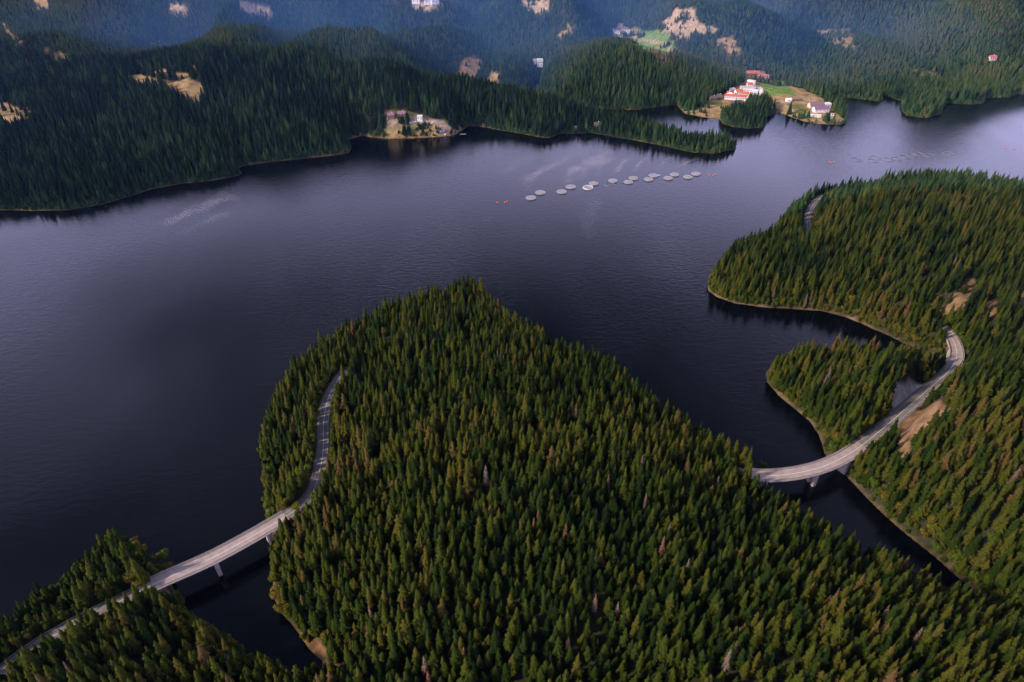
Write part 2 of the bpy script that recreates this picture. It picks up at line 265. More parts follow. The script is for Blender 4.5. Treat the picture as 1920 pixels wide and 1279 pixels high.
class MB:
    def __init__(s): s.v = []; s.f = []
    def add(s, vs, fs, M=None):
        o = len(s.v)
        for p in vs:
            p = Vector(p); s.v.append(tuple(M @ p if M else p))
        for f in fs: s.f.append(tuple(i + o for i in f))
        return s
    def box(s, c, d, rz=0.0, taper=1.0):
        x, y, z = d[0] / 2, d[1] / 2, d[2] / 2; M = Matrix.Translation(c) @ Matrix.Rotation(rz, 4, 'Z')
        vs = [(-x, -y, -z), (x, -y, -z), (x, y, -z), (-x, y, -z)] + [(a * x * taper, b * y * taper, z) for a, b in ((-1, -1), (1, -1), (1, 1), (-1, 1))]
        return s.add(vs, [(3, 2, 1, 0), (4, 5, 6, 7), (0, 1, 5, 4), (1, 2, 6, 5), (2, 3, 7, 6), (3, 0, 4, 7)], M)
    def cyl(s, c, r, h, n=12, r2=None):
        r2 = r if r2 is None else r2
        vs = [(c[0] + r * math.cos(6.2832 * i / n), c[1] + r * math.sin(6.2832 * i / n), c[2]) for i in range(n)] + [(c[0] + r2 * math.cos(6.2832 * i / n), c[1] + r2 * math.sin(6.2832 * i / n), c[2] + h) for i in range(n)]
        return s.add(vs, [(i, (i + 1) % n, n + (i + 1) % n, n + i) for i in range(n)] + [tuple(range(n))[::-1], tuple(range(n, 2 * n))])
    def torus(s, c, Rm, r, n=40, m=6):
        vs = []; fs = []
        for i in range(n):
            a = 6.28318 * i / n
            for j in range(m):
                b = 6.28318 * j / m; q = Rm + r * math.cos(b); vs.append((c[0] + q * math.cos(a), c[1] + q * math.sin(a), c[2] + r * math.sin(b)))
        for i in range(n):
            for j in range(m): fs.append((i * m + j, ((i + 1) % n) * m + j, ((i + 1) % n) * m + (j + 1) % m, i * m + (j + 1) % m))
        return s.add(vs, fs)
    def build(s, name, m, parent=None, smooth=False):
        me = bpy.data.meshes.new(name); me.from_pydata(s.v, [], s.f); me.validate(); me.update()
        if m: me.materials.append(m)
        if smooth: me.polygons.foreach_set('use_smooth', [True] * len(me.polygons))
        o = bpy.data.objects.new(name, me); COL.objects.link(o); o.parent = parent; return o
def tag(o, label=None, cat=None, group=None, kind=None):
    if label: o['label'] = label
    if cat: o['category'] = cat
    if group: o['group'] = group
    if kind: o['kind'] = kind
    return o
def thing(name, loc, label, cat, group=None, rz=0.0, scale=1.0):
    o = bpy.data.objects.new(name, None); COL.objects.link(o); o.location = loc; o.rotation_euler.z = rz; o.scale = (scale,) * 3
    o.empty_display_size = 0.5; return tag(o, label, cat, group)
def copy_tree(o, parent=None):
    c = o.copy(); COL.objects.link(c); c.parent = parent
    for ch in list(o.children): copy_tree(ch, c)
    return c
def sweep(mb, path, prof, closed=True):               # prof: list of (side offset, height) ; swept along a 3-D polyline
    n = len(path); m = len(prof); base = len(mb.v)
    for i, p in enumerate(path):
        t = path[min(i + 1, n - 1)] - path[max(i - 1, 0)]; t.z = 0; t.normalize(); s = Vector((t.y, -t.x, 0))
        for (o, z) in prof: q = p + s * o; mb.v.append((q.x, q.y, q.z + z))
    for i in range(n - 1):
        for j in range(m if closed else m - 1):
            a = base + i * m + j; b = base + i * m + (j + 1) % m; mb.f.append((a, b, b + m, a + m))
    if closed:
        mb.f.append(tuple(base + j for j in range(m))[::-1]); mb.f.append(tuple(base + (n - 1) * m + j for j in range(m)))
    return mb
def rect(o0, o1, z0, z1): return [(o0, z0), (o1, z0), (o1, z1), (o0, z1)]

# ---------------------------------------------------------------- terrain
gm = bpy.data.materials.new('forest_soil_and_grass'); gm.use_nodes = True; t = gm.node_tree; b = t.nodes['Principled BSDF']; b.inputs['Roughness'].default_value = 0.95; b.inputs['Specular IOR Level'].default_value = 0.1
at = N(t, 'ShaderNodeAttribute', attribute_name='land_cover'); ge = N(t, 'ShaderNodeNewGeometry')
n1 = N(t, 'ShaderNodeTexNoise'); n1.inputs['Scale'].default_value = 0.12; n1.inputs['Detail'].default_value = 8; n1.inputs['Roughness'].default_value = 0.7
m1 = N(t, 'ShaderNodeMapRange'); m1.inputs[1].default_value = .35; m1.inputs[2].default_value = .65; m1.inputs[3].default_value = .55; m1.inputs[4].default_value = 1.4
x1 = N(t, 'ShaderNodeMix', data_type='RGBA', blend_type='MULTIPLY'); x1.inputs[0].default_value = 1
t.links.new(ge.outputs['Position'], n1.inputs['Vector']); t.links.new(n1.outputs['Fac'], m1.inputs[0]); t.links.new(at.outputs['Color'], x1.inputs[6]); t.links.new(m1.outputs[0], x1.inputs[7])
t.links.new(x1.outputs[2], b.inputs['Base Color'])
me = bpy.data.meshes.new('ground'); co = np.stack([fx, fy, HT], 1).astype(np.float32)
ii, jj = np.meshgrid(np.arange(NR - 1), np.arange(NA - 1), indexing='ij'); q = (ii * NA + jj).ravel()
faces = np.stack([q, q + NA, q + NA + 1, q + 1], 1).astype(np.int32)
hf = HT[faces].max(1) > -2.5; faces = faces[hf]
me.vertices.add(len(co)); me.vertices.foreach_set('co', co.ravel()); me.loops.add(faces.size); me.loops.foreach_set('vertex_index', faces.ravel())
me.polygons.add(len(faces)); me.polygons.foreach_set('loop_start', np.arange(0, faces.size, 4, dtype=np.int32)); me.polygons.foreach_set('loop_total', np.full(len(faces), 4, np.int32))
me.update(); me.validate()
ca = me.color_attributes.new('land_cover', 'FLOAT_COLOR', 'POINT'); ca.data.foreach_set('color', np.concatenate([LC, np.ones((len(LC), 1))], 1).astype(np.float32).ravel())
me.polygons.foreach_set('use_smooth', [True] * len(me.polygons)); me.materials.append(gm)
g = bpy.data.objects.new('ground', me); COL.objects.link(g); tag(g, kind='structure')

# ---------------------------------------------------------------- water
wm = bpy.data.materials.new('lake_water'); wm.use_nodes = True; t = wm.node_tree; b = t.nodes['Principled BSDF']
b.inputs['Base Color'].default_value = (.0015, .002, .0025, 1); b.inputs['IOR'].default_value = 1.33; b.inputs['Roughness'].default_value = 0.1
ge = N(t, 'ShaderNodeNewGeometry')
def wnoise(scale, det, rot=0, st=(1, 1, 1)):
    m_ = N(t, 'ShaderNodeMapping'); m_.inputs['Rotation'].default_value = (0, 0, R(rot)); m_.inputs['Scale'].default_value = tuple(scale * k for k in st)
    n_ = N(t, 'ShaderNodeTexNoise'); n_.inputs['Scale'].default_value = 1; n_.inputs['Detail'].default_value = det; n_.inputs['Distortion'].default_value = 0.3
    t.links.new(ge.outputs['Position'], m_.inputs[0]); t.links.new(m_.outputs[0], n_.inputs['Vector']); return n_
wv = wnoise(0.45, 4, 20, (1, 2.2, 1)); bmp = N(t, 'ShaderNodeBump'); bmp.inputs['Strength'].default_value = 0.2; bmp.inputs['Distance'].default_value = 0.4
w2 = wnoise(0.13, 5, -15, (1, 2.0, 1)); wa = N(t, 'ShaderNodeMath', operation='MULTIPLY_ADD'); wa.inputs[1].default_value = 1.7; t.links.new(w2.outputs['Fac'], wa.inputs[0]); t.links.new(wv.outputs['Fac'], wa.inputs[2])
t.links.new(wa.outputs[0], bmp.inputs['Height'])
wp = wnoise(0.0045, 5, 35, (1, .3, 1)); mrp = N(t, 'ShaderNodeMapRange'); mrp.inputs[1].default_value = .38; mrp.inputs[2].default_value = .62; mrp.inputs[3].default_value = .10; mrp.inputs[4].default_value = .34; t.links.new(wp.outputs['Fac'], mrp.inputs[0]); t.links.new(mrp.outputs[0], bmp.inputs['Strength']); t.links.new(bmp.outputs[0], b.inputs['Normal'])
wr = wnoise(0.006, 4, -25, (1, .35, 1)); mr2 = N(t, 'ShaderNodeMapRange'); mr2.inputs[1].default_value = .35; mr2.inputs[2].default_value = .7; mr2.inputs[3].default_value = .05; mr2.inputs[4].default_value = .15
t.links.new(wr.outputs['Fac'], mr2.inputs[0]); t.links.new(mr2.outputs[0], b.inputs['Roughness'])
MB().add([(-4600, -250, 0), (4600, -250, 0), (4600, 4600, 0), (-4600, 4600, 0)], [(0, 1, 2, 3)]).build('water', wm)
tag(bpy.data.objects['water'], kind='structure')
# wind and film streaks around the fish cages; their pale sheen is painted colour
sm = bpy.data.materials.new('streak_sheen'); sm.use_nodes = True; t = sm.node_tree; b = t.nodes['Principled BSDF']; b.inputs['Base Color'].default_value = (.62, .57, .66, 1); b.inputs['Roughness'].default_value = .6
ge = N(t, 'ShaderNodeNewGeometry'); sn = wnoise(0.03, 5, 0, (1, 1, 1)); tr = N(t, 'ShaderNodeBsdfTransparent'); mx = N(t, 'ShaderNodeMixShader'); out = t.nodes['Material Output']
fa = N(t, 'ShaderNodeAttribute', attribute_name='film'); mm = N(t, 'ShaderNodeMath', operation='MULTIPLY'); mr3 = N(t, 'ShaderNodeMapRange'); mr3.inputs[1].default_value = .3; mr3.inputs[2].default_value = .7; mr3.inputs[3].default_value = .15
t.links.new(sn.outputs['Fac'], mr3.inputs[0]); t.links.new(mr3.outputs[0], mm.inputs[0]); t.links.new(fa.outputs['Fac'], mm.inputs[1]); t.links.new(mm.outputs[0], mx.inputs[0]); t.links.new(tr.outputs[0], mx.inputs[1]); t.links.new(b.outputs[0], mx.inputs[2]); t.links.new(mx.outputs[0], out.inputs['Surface'])
STREAKS = [([(1062, 345), (1075, 320), (1120, 296), (1145, 283)], 9, .42), ([(1085, 338), (1102, 315), (1130, 300), (1135, 280)], 8, .30), ([(1010, 362), (985, 345), (1010, 322), (1060, 300)], 8, .22), ([(1120, 332), (1128, 310), (1150, 296)], 5, .22),
 ([(1156, 325), (1165, 308), (1180, 296)], 5, .28), ([(1190, 322), (1200, 305), (1212, 294)], 4, .22), ([(1232, 320), (1250, 300), (1262, 294)], 4, .18), ([(1270, 316), (1290, 304), (1312, 296)], 4, .18), ([(940, 330), (985, 300), (1030, 282)], 12, .12), ([(985, 352), (1020, 318), (1080, 290), (1100, 276)], 10, .13),
 ([(300, 425), (350, 402), (400, 380), (440, 366)], 12, .22), ([(330, 445), (390, 415), (440, 395)], 9, .12), ([(900, 420), (925, 410)], 6, .05), ([(1100, 450), (1105, 400), (1120, 370)], 10, .06)]
mbv = []; mbf = []; fl = []
for si, (pts, wd, st) in enumerate(STREAKS):
    fz_ = .12 + .05 * si
    pth = catmull([(*PG(u, v, .03), .03) for u, v in pts], 5.0); n = len(pth); K = 6; o = len(mbv)
    for i, p in enumerate(pth):
        tt = pth[min(i + 1, n - 1)] - pth[max(i - 1, 0)]; tt.normalize(); s = Vector((tt.y, -tt.x, 0)); e = math.sin(math.pi * min(1, (i + .3) / n + .0)) ** .6 if n > 1 else 1
        wloc = wd * 1.6 * (.6 + .6 * i / n) * (1 + .25 * math.sin(i * .7))
        for k in range(-K, K + 1): q_ = p + s * (wloc * k / K); mbv.append((q_.x, q_.y, fz_)); fl.append(.75 * st * max(0, e) * (1 - (k / K) ** 2) ** 1.5)
    W_ = 2 * K + 1
    for i in range(n - 1):
        for k in range(W_ - 1): a = o + i * W_ + k; mbf.append((a, a + 1, a + 1 + W_, a + W_))
me = bpy.data.meshes.new('streak_sheen'); me.from_pydata(mbv, [], mbf); A = me.attributes.new('film', 'FLOAT', 'POINT'); A.data.foreach_set('value', fl); me.materials.append(sm)
o = bpy.data.objects.new('streak_sheen', me); COL.objects.link(o); tag(o, 'pale wind and film streaks painted on the lake around the fish cages', 'surface film', kind='stuff')

# ---------------------------------------------------------------- roads and bridges
asph = mat('asphalt', (.19, .165, .165), .85, .22, .35); conc = mat('bridge_concrete', (.44, .36, .33), .85, .16, .5); deckm = mat('bridge_asphalt', (.34, .265, .245), .85, .16, .25)
paint = mat('road_paint', (.66, .63, .61), .6, .1, 1.2); steel = mat('galvanised_rail', (.42, .40, .40), .5, .1, 1.0, metal=.3); rust = mat('brown_rail', (.20, .12, .09), .7)
def cut(path, u0, v0, u1, v1):
    def near(u, v):
        x, y = PG(u, v, path[0].z); return min(range(len(path)), key=lambda i: (path[i].x - x) ** 2 + (path[i].y - y) ** 2)
    return near(u0, v0), near(u1, v1)
rm = MB(); mk = MB(); dash = MB()
ia0, ia1 = cut(road_a, 286, 1096, 540, 964); ib0, ib1 = cut(road_b, 1400, 890, 1618, 834); ic0, ic1 = cut(road_b, 1790, 683, 1764, 612)
def lift(p, z): return [q + Vector((0, 0, z)) for q in p]
for seg in (road_a[:ia0 + 1], road_a[ia1:], road_b[:ib0 + 1], road_b[ib1:ic0 + 1], road_b[ic1:], road_c):
    if len(seg) < 2: continue
    lf = lift(seg, 0.0)
    wide = 5.2 if seg is not None and seg[0].x > 150 and seg[0].y < 640 else (2.9 if seg[0].y > 640 else 3.6)
    sweep(rm, lf, [(-wide - .8, -.5), (-wide, 0), (wide, 0), (wide + .8, -.5)], False)
    for off in (-3.55, 3.45): sweep(mk, lf, [(off, .03), (off + .11, .03)], False)
def dashes(seg, on, off):
    i = 0
    while i < len(seg) - 1:
        j = min(i + on, len(seg) - 1); sweep(mk, seg[i:j + 1], [(-.16, .03), (.16, .03)], False); i += on + off
dashes(road_a[:ia0 + 1], 2, 2)
for seg in (road_a[ia1:], road_b[:ib0 + 1], road_b[ib1:ic0 + 1], road_b[ic1:], road_c): sweep(mk, seg, [(-.17, .03), (.17, .03)], False)
tag(rm.build('road', asph), kind='structure'); tag(mk.build('road_marking', paint), kind='structure')
# lighter worn shoulder lane along the right-hand lake road
def bridge(path, label, piers, wd=5.7):
    mid = path[len(path) // 2]; T = thing('road_bridge', (mid.x, mid.y, 0), label, 'bridge', 'road bridges over the lake inlets'); off = Vector((mid.x, mid.y, 0)); P = [p - off for p in path]
    d = MB(); sweep(d, P, [(-wd, .18), (-wd, -.55), (-wd + 1.2, -.62), (-wd + 1.9, -1.7), (wd - 1.9, -1.7), (wd - 1.2, -.62), (wd, -.55), (wd, .18), (wd - .9, .18), (wd - .9, .0), (-wd + .9, .0), (-wd + .9, .18)]); d.build('deck', conc, T)
    s = MB(); sweep(s, P, [(-wd + .905, .02), (wd - .905, .02)], False); s.build('road_surface', deckm, T)
    m = MB(); sweep(m, P, [(-.18, .05), (.18, .05)], False)
    for o_ in (-wd + 1.25, wd - 1.4): sweep(m, P, [(o_, .05), (o_ + .15, .05)], False)
    m.build('lane_marking', paint, T)
    for sgn in (-1, 1):
        r_ = MB(); x = sgn * (wd - .12)
        for z in (.55, 1.05): sweep(r_, P, rect(x - .06, x + .06, .18 + z - .08, .18 + z + .08))
        acc = 0
        for i in range(len(P) - 1):
            if i % 1 == 0:
                tg = (P[i + 1] - P[i]).normalized(); sd_ = Vector((tg.y, -tg.x, 0)); q_ = P[i] + sd_ * x; r_.box((q_.x, q_.y, q_.z + .7), (.14, .14, 1.05))
        r_.build('railing', steel if sgn < 0 else steel, T)
        g_ = MB(); x = sgn * (wd - 1.0); sweep(g_, P, rect(x - .08, x + .08, .45, .80)); g_.build('guard_rail', rust, T)
    for (u, v, kind) in piers:
        x, y = PG(u, v, path[0].z); i = min(range(1, len(path) - 1), key=lambda k: (path[k].x - x) ** 2 + (path[k].y - y) ** 2)
        p = P[i]; tg = (P[i + 1] - P[i - 1]).normalized(); sd_ = Vector((tg.y, -tg.x, 0)); rz = math.atan2(sd_.y, sd_.x)
        pm = MB()
        if kind == 'pier':
            pm.box((p.x, p.y, RZ - 2.1), (7.6, 2.0, .8), rz)
            for k in (-1, 1): c = p + sd_ * (2.3 * k); pm.box((c.x, c.y, (RZ - 2.5 - 6) / 2), (2.4, 2.6, RZ - 2.5 + 6), rz)
            pm.build('pier', conc, T)
        else:
            pm.box((p.x, p.y, (RZ - 1.7 - 3) / 2), (9.4, 3.0, RZ - 1.7 + 3), rz, .92); pm.build('abutment', conc, T)
    return T
b1 = bridge(road_a[ia0:ia1 + 1], 'long straight concrete bridge at lower left, joining two wooded points', [(403, 1043, 'pier'), (498, 991, 'pier')])
b2 = bridge(road_b[ib0:ib1 + 1], 'curving concrete bridge over the dark channel right of the central wood', [(1440, 892, 'pier'), (1531, 878, 'pier'), (1584, 855, 'abut')])
b3 = bridge(road_b[ic0:ic1 + 1], 'short sharply bent bridge at the head of the cove, far right', [(1781, 690, 'abut'), (1789, 648, 'pier')])
# guard rails beside the land roads
def land_rail(seg, off, label):
    x0 = seg[0]; P = [p - Vector((x0.x, x0.y, 0)) for p in seg]; m = MB(); sweep(m, P, rect(off - .06, off + .06, .45, .80))
    for i in range(0, len(P) - 1):
        tg = (P[i + 1] - P[i]).normalized(); s_ = Vector((tg.y, -tg.x, 0)) * off; m.box((P[i].x + s_.x, P[i].y + s_.y, P[i].z + .1), (.14, .14, 1.2))
    o = m.build('guard_rail', steel); o.location = (x0.x, x0.y, 0); tag(o, label, 'guard rail')
land_rail(road_a[ia1:-8], -4.5, 'steel guard rail along the lake side of the road through the central wood')
land_rail(road_a[:ia0], -4.5, 'steel guard rail beside the dashed-line road at bottom left')
land_rail(road_b[ib1:ib1 + 14], -5.6, 'steel guard rail leading off the curving channel bridge')

# ---------------------------------------------------------------- foliage materials
def foliage(name, cols, stand=1.0, dead=False):
    m = bpy.data.materials.new(name); m.use_nodes = True; t = m.node_tree; b = t.nodes['Principled BSDF']; b.inputs['Roughness'].default_value = .9; b.inputs['Specular IOR Level'].default_value = .02
    a = N(t, 'ShaderNodeAttribute', attribute_name='tint', attribute_type='INSTANCER'); r_ = N(t, 'ShaderNodeValToRGB'); e = r_.color_ramp.elements
    while len(e) < len(cols): e.new(.5)
    for k, (p, c) in enumerate(cols): e[k].position = p; e[k].color = (*c, 1)
    t.links.new(a.outputs['Fac'], r_.inputs[0])
    g_ = N(t, 'ShaderNodeNewGeometry'); n = N(t, 'ShaderNodeTexNoise'); n.inputs['Scale'].default_value = .9; n.inputs['Detail'].default_value = 2
    m_ = N(t, 'ShaderNodeMapRange'); m_.inputs[1].default_value = .3; m_.inputs[2].default_value = .7; m_.inputs[3].default_value = .65; m_.inputs[4].default_value = 1.35
    x = N(t, 'ShaderNodeMix', data_type='RGBA', blend_type='MULTIPLY'); x.inputs[0].default_value = 1
    t.links.new(g_.outputs['Position'], n.inputs['Vector']); t.links.new(n.outputs['Fac'], m_.inputs[0]); t.links.new(r_.outputs[0], x.inputs[6]); t.links.new(m_.outputs[0], x.inputs[7]); t.links.new(x.outputs[2], b.inputs['Base Color'])
    return m
sprm = foliage('spruce_needles', [(0, (.007, .014, .003)), (.28, (.017, .029, .0045)), (.58, (.041, .047, .006)), (.85, (.062, .050, .009)), (1, (.078, .048, .018))])
farm = foliage('distant_spruce_needles', [(0, (.011, .023, .013)), (.5, (.036, .072, .024)), (1, (.085, .095, .032))])
brdm = foliage('broadleaf_leaves', [(0, (.030, .060, .009)), (.5, (.062, .088, .010)), (1, (.13, .095, .014))])
deadm = foliage('dead_spruce_twigs', [(0, (.13, .10, .08)), (.5, (.14, .088, .06)), (1, (.22, .08, .035))])
bark = mat('bark', (.10, .07, .05), .9)

# ---------------------------------------------------------------- tree shapes (unit: real metres, height 22)
def spruce_geo(seed, hgt=22.0, rad=2.7, layers=21, per=10, fill=.45, bare=.06, sharp=1.0):
    rn = random.Random(seed); v = []; f = []
    z0 = hgt * bare
    for l in range(layers):
        q_ = l / (layers - 1); z = z0 + (hgt - z0) * q_ ** .92; rr_ = rad * (1 - q_) ** (.72 * sharp) * (0.72 + .5 * rn.random()) + .12
        if q_ < .12: rr_ *= .75
        n = max(5, int(per * (1 - .45 * q_))); ph = rn.random() * 6.28
        for k in range(n):
            a = ph + 6.2832 * (k + .5 * rn.random()) / n; r = rr_ * (.5 + .8 * rn.random()); dr = r * (.45 + .25 * rn.random()); wdt = .34 * r + .22
            ca_, sa = math.cos(a), math.sin(a); i = len(v)
            mr_ = r * .55; v += [(0, 0, z + .35), (ca_ * mr_ - sa * wdt, sa * mr_ + ca_ * wdt, z - dr * .55), (ca_ * r, sa * r, z - dr * .75), (ca_ * mr_ + sa * wdt, sa * mr_ - ca_ * wdt, z - dr * .55), (ca_ * mr_, sa * mr_, z - dr * .12 + .1)]
            f += [(i, i + 1, i + 4), (i + 1, i + 2, i + 4), (i + 2, i + 3, i + 4), (i + 3, i, i + 4)]
    i = len(v); n = 6                                   # inner foliage mass and leader shoot
    for k in range(n): a = 6.2832 * k / n; v.append((math.cos(a) * rad * fill, math.sin(a) * rad * fill, z0 - .3))
    v.append((0, 0, hgt - .8)); f += [(i + k, i + (k + 1) % n, i + n) for k in range(n)]
    i = len(v); v += [(.12, 0, hgt - 1.2), (-.07, .1, hgt - 1.2), (-.07, -.1, hgt - 1.2), (0, 0, hgt + .7)]; f += [(i, i + 1, i + 3), (i + 1, i + 2, i + 3), (i + 2, i, i + 3)]
    return v, f
def trunk_geo(hgt=22.0, r=.28):
    m = MB().cyl((0, 0, -1.5), r, hgt * .9 + 1.5, 6, .04); return m.v, m.f
def far_geo(seed, hgt=21.0, rad=2.7):
    rn = random.Random(seed); v = []; f = []
    for l in range(7):
        q_ = l / 7; zt = hgt * (.24 + .76 * (q_ + .22)) if l < 6 else hgt; zb = hgt * (.10 + .78 * q_); r0 = rad * (1 - q_) ** .75; n = 9; i = len(v); v.append((0, 0, min(zt, hgt))); ph = rn.random() * 6
        for k in range(2 * n): a = ph + math.pi * k / n; r = r0 * ((.62 if k % 2 else 1.05) + .25 * (rn.random() - .5)); v.append((math.cos(a) * r, math.sin(a) * r, zb - (0 if k % 2 else .6) + rn.random() * .4))
        f += [(i, i + 1 + k, i + 1 + (k + 1) % (2 * n)) for k in range(2 * n)]
    m = MB().cyl((0, 0, -1.5), .25, hgt * .3, 5, .15); o_ = len(v); v += m.v; nf = len(f); f += [tuple(x + o_ for x in q2) for q2 in m.f]
    return v, f, nf
def broad_geo(seed, hgt=12.0, rad=3.6, leaves=620):
    rn = random.Random(seed); v = []; f = []
    lobes = [(rn.uniform(-1, 1) * rad * .5, rn.uniform(-1, 1) * rad * .5, hgt * rn.uniform(.42, .82), rad * rn.uniform(.38, .62)) for _ in range(9)] + [(0, 0, hgt * .6, rad * .7)]
    for _ in range(leaves):
        lx, ly, lz, lr = rn.choice(lobes); d = Vector((rn.gauss(0, 1), rn.gauss(0, 1), rn.gauss(.25, .9))).normalized(); p = Vector((lx, ly, lz)) + d * lr * (.75 + .35 * rn.random()) * Vector((1, 1, .85)).length / 1.65
        nrm = (d + Vector((rn.gauss(0, .45), rn.gauss(0, .45), rn.gauss(.2, .45)))).normalized(); t1 = nrm.orthogonal().normalized(); t1.rotate(Matrix.Rotation(rn.random() * 6.28, 3, nrm)); t2 = nrm.cross(t1); s = rn.uniform(.28, .6); i = len(v)
        v += [tuple(p + t1 * s), tuple(p + t2 * s * .8), tuple(p - t1 * s * .9), tuple(p - t2 * s * .7)]; f.append((i, i + 1, i + 2, i + 3))
    return v, f
def broad_trunk(hgt=12.0):
    m = MB().cyl((0, 0, -1), .22, hgt * .6 + 1, 6, .08)
    for k in range(4):
        a = k * 1.57 + .4; p0 = Vector((0, 0, hgt * (.3 + .06 * k))); p1 = p0 + Vector((math.cos(a) * 1.8, math.sin(a) * 1.8, hgt * .28)); M = Matrix.Translation(p0) @ (p1 - p0).to_track_quat('Z', 'Y').to_matrix().to_4x4(); c = MB().cyl((0, 0, 0), .1, (p1 - p0).length, 5, .03); m.add(c.v, c.f, M)
    return m.v, m.f
def dead_geo(seed, hgt=22.0, rad=2.3):
    rn = random.Random(seed); v = []; f = []
    for l in range(26):
        q_ = l / 25; z = hgt * (.22 + .76 * q_); r0 = rad * (1 - q_) ** .7 + .15
        for k in range(7):
            a = rn.random() * 6.28; r = r0 * rn.uniform(.5, 1.15); i = len(v); c, s = math.cos(a), math.sin(a); w_ = .16 + .05 * r
            v += [(0, 0, z + .15), (c * r * .6 - s * w_, s * r * .6 + c * w_, z - r * .25), (c * r, s * r, z - r * .5), (c * r * .6 + s * w_, s * r * .6 - c * w_, z - r * .3)]; f.append((i, i + 1, i + 2, i + 3))
    return v, f
SPR = [spruce_geo(1), spruce_geo(2, 22, 2.3, 23, 9), spruce_geo(3, 22, 3.1, 20, 11), spruce_geo(4, 22, 2.6, 18, 9, .4, .2, .85), spruce_geo(5, 22, 2.9, 22, 10, .45, .1, 1.15)]
FAR = [far_geo(11), far_geo(12, 21, 2.3), far_geo(13, 21, 3.1)]
TRK = trunk_geo()
def mesh_of(name, vf, m):
    me = bpy.data.meshes.new(name); me.from_pydata([tuple(p) for p in vf[0]], [], vf[1]); me.materials.append(m); return me
spr_me = [mesh_of('crown', s, sprm) for s in SPR]; trunk_me = mesh_of('trunk', TRK, bark); BR = [broad_geo(21), broad_geo(22, 12, 3.2), broad_geo(23, 12, 4.2, 700)]
brd_me = [mesh_of('crown', s, brdm) for s in BR]; btr_me = mesh_of('trunk', broad_trunk(), bark); dead_me = [mesh_of('crown', dead_geo(k), deadm) for k in (31, 32, 33)]
def tree_obj(name, crown, trunk, x, y, z, sc, rz, tint, label, cat, group, lean=0.0):
    T = bpy.data.objects.new(name, None); COL.objects.link(T); T.location = (x, y, z); T.rotation_euler = (lean, lean * .5, rz); T.scale = sc; tag(T, label, cat, group)
    c = bpy.data.objects.new('crown', crown); COL.objects.link(c); c.parent = T; c['tint'] = float(tint)
    k = bpy.data.objects.new('trunk', trunk); COL.objects.link(k); k.parent = T
    return T

